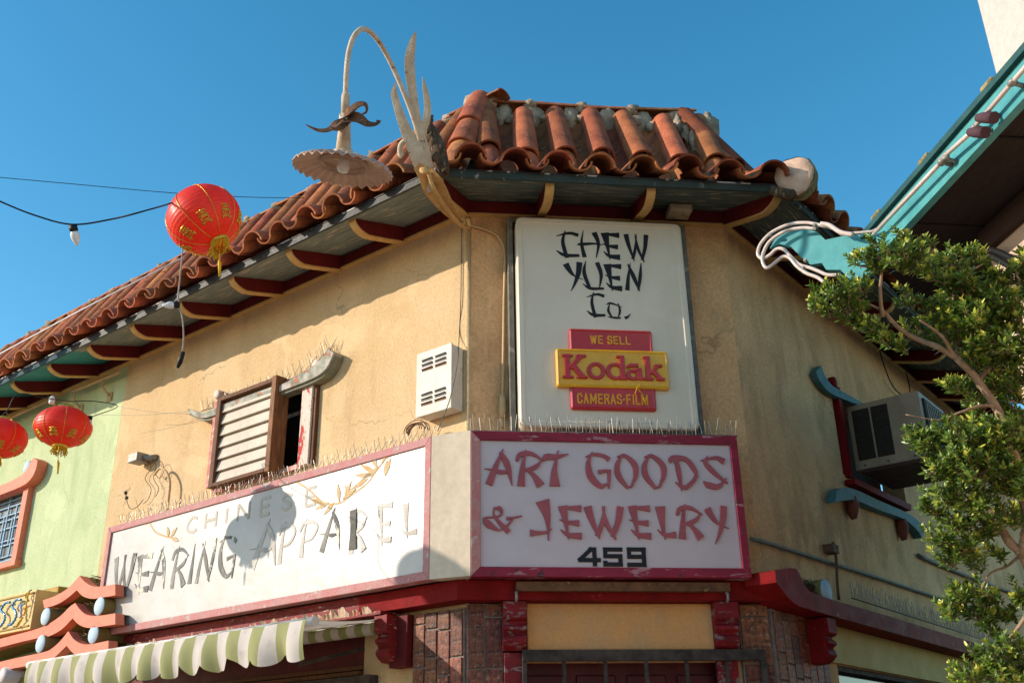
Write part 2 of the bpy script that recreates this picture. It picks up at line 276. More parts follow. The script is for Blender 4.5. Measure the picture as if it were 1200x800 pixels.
# ---------------------------------------------------------------- mesh helpers
class MB:
    def __init__(s): s.v = []; s.f = []; s.sm = []; s.uv = None
    def add(s, vs, fs, smooth=False):
        k = len(s.v); s.v += [tuple(p) for p in vs]; s.f += [tuple(i+k for i in f) for f in fs]; s.sm += [smooth]*len(fs); return s
    def box(s, x0, x1, y0, y1, z0, z1):
        vs = [(x, y, z) for z in (z0, z1) for y in (y0, y1) for x in (x0, x1)]
        return s.add(vs, [(0, 2, 3, 1), (4, 5, 7, 6), (0, 1, 5, 4), (2, 6, 7, 3), (0, 4, 6, 2), (1, 3, 7, 5)])
    def obox(s, M_, hx, hy, hz):
        vs = [M_ @ Vector((x, y, z)) for z in (-hz, hz) for y in (-hy, hy) for x in (-hx, hx)]
        return s.add(vs, [(0, 2, 3, 1), (4, 5, 7, 6), (0, 1, 5, 4), (2, 6, 7, 3), (0, 4, 6, 2), (1, 3, 7, 5)])
    def prism(s, poly, y0, y1, smooth=False):
        """poly of (x, z), any winding, front at y0 (smaller), back at y1"""
        a = sum(poly[i][0]*poly[(i+1) % len(poly)][1]-poly[(i+1) % len(poly)][0]*poly[i][1] for i in range(len(poly)))
        if a < 0: poly = poly[::-1]
        n = len(poly)
        vs = [(p[0], y0, p[1]) for p in poly]+[(p[0], y1, p[1]) for p in poly]
        s.add(vs, [tuple(range(n)), tuple(range(2*n-1, n-1, -1))])
        k = len(s.v)-2*n
        s.f += [(k+i, k+n+i, k+n+(i+1) % n, k+(i+1) % n) for i in range(n)]; s.sm += [smooth]*n
        return s
    def tube(s, pts, r, n=8, cap=True):
        pts = [Vector(p) for p in pts]; K = len(pts)
        rs = r if isinstance(r, (list, tuple)) else [r]*K
        up = None; vs = []
        for i, p in enumerate(pts):
            d = (pts[min(i+1, K-1)]-pts[max(i-1, 0)]).normalized()
            if up is None:
                up = Vector((0, 0, 1)) if abs(d.z) < .9 else Vector((1, 0, 0))
            a = (up-d*up.dot(d)).normalized(); up = a; b = d.cross(a)
            for j in range(n):
                t = 2*pi*j/n; vs.append(p+(a*cos(t)+b*sin(t))*rs[i])
        fs = [(i*n+j, i*n+(j+1) % n, (i+1)*n+(j+1) % n, (i+1)*n+j) for i in range(K-1) for j in range(n)]
        s.add(vs, fs, True)
        if cap:
            k = len(s.v)-len(vs)
            s.f += [tuple(k+j for j in range(n-1, -1, -1)), tuple(k+(K-1)*n+j for j in range(n))]; s.sm += [False, False]
        return s
    def lathe(s, prof, M_=None, n=24, wob=None):
        """prof of (r, z) about the z axis of M_"""
        M_ = M_ or WI; vs = []; K = len(prof)
        for i, (r, z) in enumerate(prof):
            for j in range(n):
                t = 2*pi*j/n; rr, zz = (wob(i, t, r, z) if wob else (r, z))
                vs.append(M_ @ Vector((rr*cos(t), rr*sin(t), zz)))
        fs = [(i*n+j, i*n+(j+1) % n, (i+1)*n+(j+1) % n, (i+1)*n+j) for i in range(K-1) for j in range(n)]
        return s.add(vs, fs, True)
    def blob(s, c, rx, ry, rz, M_=None, seed=0, amp=.25, n=8, k=6):
        vs = []; c = Vector(c)
        for i in range(k+1):
            ph = pi*i/k
            for j in range(n):
                th = 2*pi*j/n; d = Vector((sin(ph)*cos(th), sin(ph)*sin(th), cos(ph)))
                q = 1+amp*noise.noise(d*1.7+Vector((seed*3.1, seed, 0)))*2
                p = Vector((d.x*rx*q, d.y*ry*q, d.z*rz*q)); vs.append(c+((M_ @ p) if M_ else p))
        fs = [(i*n+j, (i+1)*n+j, (i+1)*n+(j+1) % n, i*n+(j+1) % n) for i in range(k) for j in range(n)]
        return s.add(vs, fs, True)
    def strap(s, pts, widths, side, th=.006, curl=0.):
        """a flat tapered blade along pts; side = width direction vector(s)"""
        K = len(pts); pts = [Vector(p) for p in pts]; vs = []
        for i, p in enumerate(pts):
            d = (pts[min(i+1, K-1)]-pts[max(i-1, 0)]).normalized(); sd = Vector(side[i] if isinstance(side, list) else side)
            sd = (sd-d*sd.dot(d)).normalized(); nn = d.cross(sd); w = widths[i]/2
            vs += [p-sd*w+nn*th/2+nn*curl*w, p+nn*th/2, p+sd*w+nn*th/2+nn*curl*w, p+sd*w-nn*th/2+nn*curl*w, p-nn*th/2, p-sd*w-nn*th/2+nn*curl*w]
        fs = [(i*6+j, i*6+(j+1) % 6, (i+1)*6+(j+1) % 6, (i+1)*6+j) for i in range(K-1) for j in range(6)]
        fs += [(5, 4, 3, 2, 1, 0), tuple((K-1)*6+j for j in range(6))]
        return s.add(vs, fs, False)
    def mesh(s, name, material):
        me = bpy.data.meshes.new(name); me.from_pydata(s.v, [], s.f); me.materials.append(material)
        me.polygons.foreach_set('use_smooth', s.sm); me.update(); return me

def cr(pts, sub=5):
    """Catmull-Rom through tuples of any length"""
    if len(pts) < 3:
        a, b = pts[0], pts[-1]; return [tuple(a[k]+(b[k]-a[k])*i/sub for k in range(len(a))) for i in range(sub+1)]
    P = [tuple(2*pts[0][k]-pts[1][k] for k in range(len(pts[0])))]+[tuple(p) for p in pts]+[tuple(2*pts[-1][k]-pts[-2][k] for k in range(len(pts[0])))]
    out = []
    for i in range(1, len(P)-2):
        for j in range(sub):
            t = j/sub
            out.append(tuple(.5*((2*P[i][k])+(-P[i-1][k]+P[i+1][k])*t+(2*P[i-1][k]-5*P[i][k]+4*P[i+1][k]-P[i+2][k])*t*t+(-P[i-1][k]+3*P[i][k]-3*P[i+1][k]+P[i+2][k])*t**3) for k in range(len(P[0]))))
    out.append(tuple(pts[-1])); return out

WM = {}
def uniq(n): return n
def thing(name, label, cat, M_, group=None):
    o = bpy.data.objects.new(name, None); COL.objects.link(o); o.matrix_world = M_; WM[o.name] = M_.copy()
    o.empty_display_size = .1
    o['label'] = label; o['category'] = cat
    if group: o['group'] = group
    return o
def link(name, me, M_=None, parent=None, label=None, kind=None, bev=0.):
    M_ = M_ or WI
    o = bpy.data.objects.new(name, me); COL.objects.link(o)
    if parent is not None:
        o.parent = parent; o.matrix_parent_inverse = WM[parent.name].inverted()
    o.matrix_basis = M_; WM[o.name] = M_.copy()
    if label: o['label'] = label
    if kind: o['kind'] = kind
    if bev:
        b = o.modifiers.new('bevel', 'BEVEL'); b.width = bev; b.segments = 2; b.limit_method = 'ANGLE'; b.angle_limit = rad(40)
    return o
def part(name, mb, material, M_=None, parent=None, **k): return link(name, mb.mesh(name, material), M_, parent, **k)
def solo(name, mb, material, label, cat, M_=None, group=None, **k):
    o = part(name, mb, material, M_, None, label=label, **k); o['category'] = cat
    if group: o['group'] = group
    return o
def struct(name, mb, material, M_=None): return part(name, mb, material, M_, None, kind='structure')
def T(x, y, z): return Matrix.Translation((x, y, z))

def wall_mb(x0, x1, z0, z1, holes, y0=0., y1=.22):
    """a wall slab with rectangular openings (x0,x1,z0,z1)"""
    xs = sorted({x0, x1, *[h[0] for h in holes], *[h[1] for h in holes]}); zs = sorted({z0, z1, *[h[2] for h in holes], *[h[3] for h in holes]})
    b = MB()
    def solid(i, j):
        if not (0 <= i < len(xs)-1 and 0 <= j < len(zs)-1): return False
        cx, cz = (xs[i]+xs[i+1])/2, (zs[j]+zs[j+1])/2
        return not any(h[0] < cx < h[1] and h[2] < cz < h[3] for h in holes)
    for i in range(len(xs)-1):
        for j in range(len(zs)-1):
            if not solid(i, j): continue
            a, c, d, e = xs[i], xs[i+1], zs[j], zs[j+1]
            b.add([(a, y0, d), (c, y0, d), (c, y0, e), (a, y0, e)], [(0, 1, 2, 3)])
            b.add([(a, y1, d), (c, y1, d), (c, y1, e), (a, y1, e)], [(3, 2, 1, 0)])
            if not solid(i-1, j): b.add([(a, y0, d), (a, y0, e), (a, y1, e), (a, y1, d)], [(0, 1, 2, 3)])
            if not solid(i+1, j): b.add([(c, y0, d), (c, y1, d), (c, y1, e), (c, y0, e)], [(0, 1, 2, 3)])
            if not solid(i, j-1): b.add([(a, y0, d), (a, y1, d), (c, y1, d), (c, y0, d)], [(0, 1, 2, 3)])
            if not solid(i, j+1): b.add([(a, y0, e), (c, y0, e), (c, y1, e), (a, y1, e)], [(0, 1, 2, 3)])
    return b
def pxpoly(F, pts, off): return [(p.x, p.z) for p in (pf(F, x, y, off) for x, y in pts)]

# ---------------------------------------------------------------- ground, street
struct('ground', MB().box(-400, 400, -400, 400, -.3, 0), M_ROAD)
g = MB(); g.prism([(-30.6, 25), (-4.3, 5.0), (XL-.4, 4.4), (XR+.4, 4.4), (30, 24), (60, 60), (-60, 60)], 0, .13)
pv = g.mesh('pavement', M_PAVE)
for v in pv.vertices: v.co = Vector((v.co.x, v.co.z, .13-v.co.y*1.0 if v.co.y > 0.01 else .13))
link('pavement', pv, WI, None, kind='structure')
struct('kerb_side_street_paving', MB().box(-60, 1.2, -40, -9, .002, .12), M_PAVE)

# ---------------------------------------------------------------- the corner building
K = .4142
LEN = 4.93
bld = thing('corner_building', 'tan stucco two storey corner building with red tiled eaves and shop signs', 'building', T(XL+1.08, Y0, 0))
hL = [(-3.08, -1.83, 4.13, 4.97), (-4.25, -1.0, -.05, 2.72)]
part('wall', wall_mb(-LEN, 0, 0, 6.06, hL), M_TAN, FL.M, bld, label='sunlit tan stucco wall over the long sign')
part('wall', wall_mb(0, 2.17, 0, 6.06, [(.36, 1.86, -.05, 2.36)]), M_TANSHADE, FC.M, bld, label='narrow shaded stucco wall across the corner')
part('wall', wall_mb(0, 10, 0, 6.06, [(1.98, 3.7, 4.15, 5.0), (1.2, 6.2, -.05, 2.42)]), M_TANSHADE, FR.M, bld, label='shaded stained stucco side wall')
# the rounded sunlit stucco arris at the left corner
part('wall_corner', MB().tube([(0.016, .014, 0.1), (0.016, .014, 6.0)], .026, 10), M_TAN, FC.M, bld)

def wp(F, x, off, z): return F.o+F.ex*x-F.ey*off+Vector((0, 0, z))
def mbox(mb, F, x0, x1, o0, o1, z0, z1, kl=0., kr=0.):
    """box on face F between offsets o0<o1, ends mitred by kl / kr per metre of offset"""
    vs = []
    for z in (z0, z1):
        for o in (o1, o0):
            vs += [(x0-kl*o, -o, z), (x1+kr*o, -o, z)]
    mb.add(vs, [(0, 2, 3, 1), (4, 5, 7, 6), (0, 1, 5, 4), (2, 6, 7, 3), (0, 4, 6, 2), (1, 3, 7, 5)]); return mb
FACES = [(FL, -LEN, 0, 0, K), (FC, 0, 2.17, K, K), (FR, 0, 10, K, 0)]
def soffit_mb(x0, x1, kl, kr, oo=.66):
    b = MB(); prof = [(0.0, 6.02), (oo, 5.822)]
    vs = [(x0-kl*prof[0][0], -prof[0][0], 6.02), (x1+kr*prof[0][0], 0, 6.02), (x1+kr*oo, -oo, 5.822), (x0-kl*oo, -oo, 5.822)]
    vs += [(x, y, z+.02) for x, y, z in vs]
    b.add(vs, [(0, 1, 2, 3), (7, 6, 5, 4), (0, 3, 7, 4), (1, 5, 6, 2)]); return b
def rafter_mb(w=.062):
    top = lambda o: 6.018-.30*o
    pts = [(.03, 5.872), (.2, 5.822), (.38, 5.77), (.46, 5.752)]
    for i in range(1, 7):
        t = i/6*pi/2; pts.append((.46+.155*sin(t), 5.752+.085*(1-cos(t))))
    pts += [(.615, top(.615)), (.03, top(.03))]
    sd = MB(); sd.add([(-w/2, -o, z) for o, z in pts]+[(w/2, -o, z) for o, z in pts], [tuple(range(len(pts))), tuple(range(2*len(pts)-1, len(pts)-1, -1))])
    tr = MB(); n = len(pts)-2
    a = [(-w/2-.004, -o-.0, z) for o, z in pts[:n]]+[(w/2+.004, -o, z) for o, z in pts[:n]]
    off = []
    for i, (o, z) in enumerate(pts[:n]):
        i0, i1 = max(i-1, 0), min(i+1, n-1); d = Vector((pts[i1][0]-pts[i0][0], pts[i1][1]-pts[i0][1])).normalized()
        nn = Vector((d.y, -d.x)); off.append((o+nn.x*.012, z+nn.y*.012))
    a2 = [(-w/2-.004, -o, z) for o, z in off]+[(w/2+.004, -o, z) for o, z in off]
    tr.add(a+a2, [(i, i+1, n+i+1, n+i) for i in range(n-1)]+[(2*n+i, 3*n+i, 3*n+i+1, 2*n+i+1) for i in range(n-1)] +
           [(i, 2*n+i, 2*n+i+1, i+1) for i in range(n-1)]+[(n+i, n+i+1, 3*n+i+1, 3*n+i) for i in range(n-1)]+[(0, n, 3*n, 2*n), (n-1, 3*n-1, 4*n-1, 2*n-1)])
    return sd, tr
_sd, _tr = rafter_mb(); RSD = _sd.mesh('rafter', M_RED); RTR = _tr.mesh('rafter_edge', M_YEL)
def rafter(F, x, parent, rz=0., sx=1.):
    M_ = F.M @ T(x, 0, 0) @ Matrix.Rotation(rz, 4, 'Z') @ Matrix.Diagonal((1, sx, 1, 1))
    r = link('rafter', RSD, M_, parent); link('rafter_edge', RTR, M_, r)
for F, x0, x1, kl, kr in FACES:
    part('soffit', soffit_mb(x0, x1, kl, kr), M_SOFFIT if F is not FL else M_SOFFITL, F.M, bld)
    b = MB(); mbox(b, F, x0, x1, .001, .045, 5.885, 6.0, kl, kr); part('eave_beam', b, M_RED, F.M, bld)
    b = MB(); mbox(b, F, x0, x1, .001, .055, 5.868, 5.885, kl, kr); part('beam_edge', b, M_YEL, F.M, bld)
    b = MB(); mbox(b, F, x0, x1, .66, .682, 5.815, 5.872, kl, kr); part('fascia', b, M_LINE if F is FL else M_TEALED, F.M, bld)
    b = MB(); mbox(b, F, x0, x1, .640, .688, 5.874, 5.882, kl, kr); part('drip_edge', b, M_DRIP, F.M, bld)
for i in range(6): rafter(FL, -(.70+.795*i), bld)
for x in (.60, 1.40): rafter(FC, x, bld)
for i in range(11): rafter(FR, .75+.795*i, bld)
rafter(FC, 0.0, bld, -rad(22.5), 1.08); rafter(FC, 2.17, bld, rad(22.5), 1.08)

# --- roof
PA, PK, PB = (.70, 5.925), (.32, 6.045), (-.35, 7.21)
B1 = math.atan2(PK[1]-PA[1], PA[0]-PK[0]); B2 = math.atan2(PB[1]-PK[1], PK[0]-PB[0]); LS = math.hypot(PB[1]-PK[1], PK[0]-PB[0])
def deck_mb(faces):
    b = MB()
    for F, x0, x1, kl, kr in faces:
        P = [(.66, PA[1]-.05), (PK[0]-.07, PK[1]-.04), (PB[0]-.07, PB[1]-.05)]+[(-.5, 7.16), (-.5, 5.9)]
        vs = []
        for o, z in P: vs += [wp(F, x0-kl*o, o, z), wp(F, x1+kr*o, o, z)]
        b.add(vs, [(2*i, 2*i+1, 2*i+3, 2*i+2) for i in range(len(P)-1)])
    return b
roof = part('roof', deck_mb(FACES), mat('dark_roof_deck', (.06, .035, .028), (.04, .025, .02), 5, rough=.9), WI, bld)
def barrel(r0, r1, Ln, th=.014, n=9, flat=.9, ang=1.0):
    b = MB(); A = [pi*(.5-.5*ang)+pi*ang*j/n for j in range(n+1)]
    rings = []
    for k in range(4):
        y = Ln*k/3; r = r0+(r1-r0)*k/3
        rings.append(([( -cos(a)*r, y, sin(a)*r*flat) for a in A], [(-cos(a)*(r-th), y, sin(a)*(r-th)*flat) for a in A]))
    ov = [p for o, i in rings for p in o]; iv = [p for o, i in rings for p in i]; m_ = n+1
    b.add(ov, [(k*m_+j, k*m_+j+1, (k+1)*m_+j+1, (k+1)*m_+j) for k in range(3) for j in range(n)], True)
    b.add(iv, [(k*m_+j, (k+1)*m_+j, (k+1)*m_+j+1, k*m_+j+1) for k in range(3) for j in range(n)], True)
    for k in (0, 3):
        o, i = rings[k]; b.add(o+i, [(j, m_+j, m_+j+1, j+1) if k == 0 else (j, j+1, m_+j+1, m_+j) for j in range(n)])
    for j in (0, n):
        q = [(rings[k][0][j], rings[k][1][j]) for k in range(4)]; vs = [p for a in q for p in a]
        b.add(vs, [(2*k, 2*k+1, 2*k+3, 2*k+2) for k in range(3)])
    return b
TE = barrel(.124, .104, .50, .017, 11, .95).mesh('roof_tile', M_TILE)
TP = barrel(.092, .084, .48, .015, 10, .85).mesh('roof_tile', M_TILE)
TU = barrel(.112, .092, .86, .016, 11, 1.1).mesh('roof_tile', M_TILE)
TL = barrel(.106, .092, .62, .016, 11, 1.1).mesh('roof_tile', M_TILE)
TV = barrel(.098, .090, 1.30, flat=.7).mesh('roof_tile', M_TILE)
TR = barrel(.105, .088, .58, .016, 9, .62).mesh('roof_tile', M_TILE)
TG = barrel(.095, .082, .60, .016).mesh('roof_tile', M_TILE)
TH = barrel(.122, .105, .60, .018).mesh('roof_tile', M_TILE)
FLIP = Matrix.Rotation(pi, 4, 'Y')
def jit(a): return random.uniform(-a, a)
def tile(me, F, x, off, z, b, parent, flip=False, lift=0., yaw=0., tilt=0.):
    M_ = F.M @ T(x, -off, z) @ Matrix.Rotation(b+tilt, 4, 'X') @ Matrix.Rotation(yaw, 4, 'Z') @ T(0, 0, lift)
    if flip: M_ = M_ @ FLIP
    link('roof_tile', me, M_, parent)
def roof_tiles(F, x0, x1, kl, kr, parent, sp=.335, su=.335, ph=0., pu=.5, n_extra=0):
    mort = MB()
    a0, a1 = x0-kl*.70+.10*(kl > 0), x1+kr*.70-.10*(kr > 0)
    n = int((a1-a0)/sp+.5); xs = [a0+ph*sp+(i+.5)*sp for i in range(n)]
    for x in xs:
        if x > a1: continue
        tile(TE, F, x+jit(.02), PA[0]+.10+jit(.022), PA[1]-.03+jit(.006), B1+.14, parent, yaw=jit(.05), tilt=jit(.04), lift=jit(.005))
        tile(TP, F, x-sp/2+jit(.015), PA[0]+.125+jit(.03), PA[1]+.008+jit(.006), B1+.14, parent, flip=True, yaw=jit(.05))
    o_b, o_t = PK[0], PB[0]
    n = int((x1+kr*o_b-x0+kl*o_b)/su)
    base = x0-kl*o_b if kl else a0
    i = 0; x = base+pu*su
    while x < x1+kr*o_b-.03:
        # room up the slope before the hip
        room = LS
        if kl and x < x0-kl*o_t+.06: room = LS*max(0., (x-(x0-kl*o_b))/(kl*(o_b-o_t)+1e-6))
        if kr and x > x1+kr*o_t-.06: room = LS*max(0., ((x1+kr*o_b)-x)/(kr*(o_b-o_t)+1e-6))
        cb, sb = cos(B2), sin(B2)
        def at(s): return PK[0]-cb*s, PK[1]+sb*s
        xx = x+jit(.015); yw = jit(.025)
        o, z = at(-.07+jit(.02))
        if room > .30: tile(TL, F, xx, o, z, B2, parent, lift=.006, yaw=yw, tilt=-.02)
        if room > .62:
            s = .36+jit(.05); o, z = at(s); tile(TU, F, xx+jit(.01), o, z, B2, parent, lift=.03, yaw=yw+jit(.035))
            o, z = at(s+.86)
            if not (F is FR and x < 2.6): mort.blob((xx+jit(.02), -o, z), .125+jit(.015), .08, .062, Matrix.Rotation(B2, 4, 'X'), seed=xx*7, amp=.35, n=10, k=7)
            o, z = at(LS-.04)
            if not (F is FR and x < 2.6): mort.blob((xx+su/2+jit(.03), -o, z-.04), .11, .06, .12, None, seed=xx*5, amp=.4, n=9, k=7)
        if room > .9 and x+su/2 < x1+kr*o_t:
            o, z = at(.0); tile(TV, F, xx+su/2, o, z, B2, parent, flip=True, lift=.0)
        x += su
    # ridge caps along the top edge
    r0, r1 = x0-kl*o_t, x1+kr*o_t; x = r0
    while x < r1-.3:
        M_ = F.M @ T(x, -o_t+.02, PB[1]+.035+jit(.012)) @ Matrix.Rotation(-pi/2, 4, 'Z') @ Matrix.Rotation(jit(.03)+.03, 4, 'X')
        link('roof_tile', TR, M_, parent); x += .50+jit(.03)
        if not (F is FR and x < 2.6) and x < r1: mort.blob((x-.03, -o_t, PB[1]+.05), .07, .09, .06, None, seed=x*3, amp=.4)
    mort.v = mort.v
    part('mortar', mort, M_MORTAR, F.M, parent, kind='stuff')
roof_tiles(FL, -LEN, 0, 0, K, roof, .335, .29, 0, .2)
roof_tiles(FC, 0, 2.17, K, K, roof, .335, .325, 0, .9)
roof_tiles(FR, 0, 6.2, K, 0, roof, .335, .32, 0, .5)
# hip caps
for xs, sg in ((0, -1), (2.17, 1)):
    for j in range(3):
        s0 = j*.42
        A = wp(FC, xs+sg*K*PK[0], PK[0], PK[1]+.03); Bp = wp(FC, xs+sg*K*PB[0], PB[0], PB[1]+.03)
        d = (Bp-A).normalized(); q = A+d*(s0-.02)
        zx = Vector((sg*sin(rad(22.5)), -cos(rad(22.5)), 0)); z_ = (zx-d*zx.dot(d)).normalized(); x_ = d.cross(z_)
        M_ = Matrix((x_, d, z_)).transposed().to_4x4(); M_.translation = q+z_*((.018+.016*j) if sg < 0 else (-.012+.014*j))
        link('roof_tile', TH if sg < 0 else TG, M_, roof)
mt = MB()
P = wp(FC, 0+.145, -.36, PB[1]+.05); mt.blob(P, .15, .13, .10, None, 3, .3, 12, 8)
P = wp(FC, 2.17-.20, -.36, PB[1]+.03); mt.blob(P, .12, .09, .06, None, 8, .25, 14, 10)
for j in range(9):
    t = j/8; A = wp(FC, 2.17+K*PK[0]-.09, PK[0]-.02, PK[1]+.05); Bp = wp(FC, 2.17+K*PB[0]-.10, PB[0], PB[1]+.02)
    mt.blob(A.lerp(Bp, t), .045, .05, .10, None, j*2.2, .4)
part('mortar', mt, M_MORTAR, WI, roof, kind='stuff')

# log ends at the eave corners
c = pd(931, 206, Y0-.78)
ax = Vector((.56, .80, .22)).normalized(); Q = ax.to_track_quat('Z', 'Y').to_matrix().to_4x4(); Q.translation = c
b = MB(); b.lathe([(.155, .0), (.160, .02), (.156, .06), (.15, .18), (.13, .23), (.0, .24)], Q, 28, lambda i, t, r, z: (r*(1+.05*sin(3*t)+.02*sin(11*t)), z+.004*sin(17*t)))
le = part('eave_log', b, M_LOGSIDE, WI, bld, label='round log end with pale sawn face at the right eave corner')
b = MB(); b.lathe([(.0, -.012), (.09, -.014), (.138, -.010), (.152, .004)], Q, 28, lambda i, t, r, z: (r*(1+.05*sin(3*t)+.02*sin(11*t)), z+.004*sin(5*t)*r*8))
part('log_face', b, M_LOGEND, WI, le)
b = MB(); b.tube([pd(902, 222, Y0-.72), pd(925, 229, Y0-.74), pd(936, 226, Y0-.70)], [.035, .05, .03], 8)
part('mortar', b, M_LOG, WI, le)
b = MB(); A = pd(503, 148, Y0-.74); Bq = pd(522, 205, Y0-.80)
b.tube([A, A.lerp(Bq, .2), A.lerp(Bq, .5), A.lerp(Bq, .8), Bq], [.035, .06, .07, .055, .03], 12)
for i in range(7):
    b.blob(A.lerp(Bq, i/7)+Vector((jit(.04), -.05, jit(.03))), .03, .03, .05, None, i, .5)
part('eave_log', b, M_LOG, WI, bld, label='weathered split log at the left eave corner')

# window over the long sign -------------------------------------------------
def window_left():
    F = FL
    w = MB(); w.box(-3.10, -3.06, -.10, .02, 4.13, 4.97); w.box(-3.085, -1.86, -.04, .12, 4.09, 4.13)
    win = part('window', w, mat('chipped_pink_jamb', (.46, .10, .09), (.55, .25, .2), 12, rough=.6, peel=(.62, .45, .38), pthr=.56), F.M, bld, label='open window with a cream slatted shutter and worn canopy')
    part('back', MB().box(-3.3, -1.6, .30, .32, 3.9, 5.2), M_DARK, F.M, win)
    # shutter panel standing out from the wall
    P = [pf(F, 255, 470, .15), pf(F, 319, 452, .15)]
    x0, x1 = P[0].x+.02, P[1].x; z0, z1 = 4.10, 4.97
    b = MB(); b.box(x0-.03, x0+.03, -.15, -.07, z0, z1); b.box(x0+.03, x1, -.15, -.07, z1-.04, z1); b.box(x0+.03, x1, -.15, -.07, z0, z0+.035)
    part('shutter_frame', b, M_BROWN, F.M, win, bev=.004)
    b = MB(); b.box(x1, x1+.062, -.16, .0, z0-.01, z1+.01); part('shutter_post', b, mat('lighter_brown_wood', (.27, .12, .05), (.15, .06, .025), 8, rough=.6, bump=.4, stretch=(6, 6, 1)), F.M, win, bev=.005)
    nsl = 7; h = (z1-.04-z0-.035)/nsl
    sl_ = MB(); sl_.add([(x0+.03, -.128, 0), (x1, -.128, 0), (x1, -.104, h*.8), (x0+.03, -.104, h*.8), (x0+.03, -.092, h*.97), (x1, -.092, h*.97), (x0+.03, -.09, 0), (x1, -.09, 0)],
                    [(0, 1, 2, 3), (3, 2, 5, 4), (0, 6, 7, 1)])
    me = sl_.mesh('slat', M_SLAT)
    for i in range(nsl): link('slat', me, F.M @ T(0, 0, z0+.035+h*i), win)
    part('shutter_back', MB().box(x0+.02, x1, -.088, -.080, z0+.02, z1-.02), M_SLAT, F.M, win)
    b = MB(); jx0, jx1 = pf(F, 351, 500, .06).x, pf(F, 363, 500, .06).x; b.box(jx0, jx1, -.06, .04, 4.10, 4.985); part('jamb', b, M_JAMB, F.M, win, label='white jamb flaking to red', bev=.006)
    b = MB(); b.box(jx1+.002, jx1+.035, -.04, .0, 4.10, 4.96); part('jamb_edge', b, M_BROWN, F.M, win)
    # canopy moulding with upturned tips
    pts = [pf(F, *q, .10) for q in ((222, 483), (238, 490), (262, 484), (300, 470), (330, 459), (368, 444), (384, 432), (393, 414))]
    top = [pf(F, *q, .10) for q in ((222, 479), (240, 484), (262, 475), (300, 462), (330, 452), (362, 434), (377, 422), (387, 410))]
    poly = [(p.x, p.z) for p in cr([tuple(p) for p in pts], 3) for p in [Vector(p)]]+[(p.x, p.z) for p in cr([tuple(p) for p in top], 3)[::-1] for p in [Vector(p)]]
    b = MB(); b.prism(poly, -.12, -.01); part('canopy', b, M_CANOPY, F.M, win, label='worn upturned canopy moulding')
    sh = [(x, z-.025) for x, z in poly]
    b = MB(); b.prism(sh, -.095, .0); part('canopy_lower', b, M_CANGREEN, F.M, win)  # darker strip set just below the canopy moulding
    for px, py, r in ((258, 463, 10), (374, 428, 9)):
        p = pf(F, px, py, .06); b = MB(); Q = T(p.x, -.02, p.z) @ Matrix.Rotation(pi/2, 4, 'X')
        b.lathe([(.0, .085), (.040, .085), (.045, .078), (.047, .0)], Q, 14); part('boss', b, M_JAMB, F.M, win)
window_left()

# side window with its canopy, sill and jamb on the right wall ---------------
def window_right():
    F = FR
    b = MB(); b.box(2.02, 2.10, -.05, .05, 4.13, 5.02)
    win = part('window', b, M_LINTEL, F.M, bld, label='side window with red jamb, teal canopy and sill')
    part('back', MB().box(1.8, 3.9, .3, .32, 4.0, 5.2), M_DARK, F.M, win)
    def strip(name, lo, hi, off, y1, m_):
        a = [pf(F, *q, off) for q in lo]; c_ = [pf(F, *q, off) for q in hi]
        poly = [(p[0], p[2]) for p in cr([tuple(p) for p in a], 4)]+[(p[0], p[2]) for p in cr([tuple(p) for p in c_], 4)[::-1]]
        b = MB(); b.prism(poly, -off, -y1); return part(name, b, m_, F.M, win)
    strip('canopy', ((956, 436), (962, 448), (973, 460), (990, 468), (1012, 476)), ((962, 428), (967, 440), (976, 452), (992, 461), (1011, 472)), .07, .01, M_TEALOLD)
    strip('sill', ((979, 588), (990, 586), (1004, 586), (1030, 597), (1060, 608), (1076, 622), (1080, 630)), ((981, 574), (990, 571), (1004, 574), (1030, 586), (1062, 600), (1077, 611), (1083, 622)), .09, .01, M_TEALOLD)
    strip('sill_top', ((1002, 566), (1030, 580), (1068, 598)), ((1002, 560), (1030, 573), (1068, 591)), .10, .0, M_LINTEL)
    p = pf(F, 976, 448, .05); b = MB(); b.lathe([(.0, .06), (.05, .055), (.055, .04), (.055, 0)], T(p.x, -.02, p.z) @ Matrix.Rotation(pi/2, 4, 'X'), 14); part('boss', b, M_LINTEL, F.M, win)
    for q in ((997, 592), (1056, 618)):
        p = pf(F, *q, .04); b = MB(); b.blob((p.x, -.05, p.z), .05, .06, .13, None, 2, .2); part('sill_bracket', b, mat('brown_red_bracket', (.22, .07, .045), (.16, .05, .035), 8), F.M, win)
window_right()

# ---------------- ground floor
def mstrip(name, mat_, o0, o1, z0, z1, parent, faces, **k):
    for F, x0, x1, kl, kr in faces:
        b = MB(); mbox(b, F, x0, x1, o0, o1, z0, z1, kl, kr); part(name, b, mat_, F.M, parent, **k)
mstrip('lintel', M_LINTELW, .002, .17, 2.752, 2.885, bld, [(FL, -LEN, -.9, 0, 0)])
mstrip('lintel', M_LINTEL, .002, .17, 2.752, 2.885, bld, [(FL, -.9, 0, 0, K), (FC, 0, 2.17, K, .15)])
mstrip('lintel_lip', M_LINTELW, .002, .22, 2.725, 2.75, bld, [(FL, -LEN, -.62, 0, 0)])
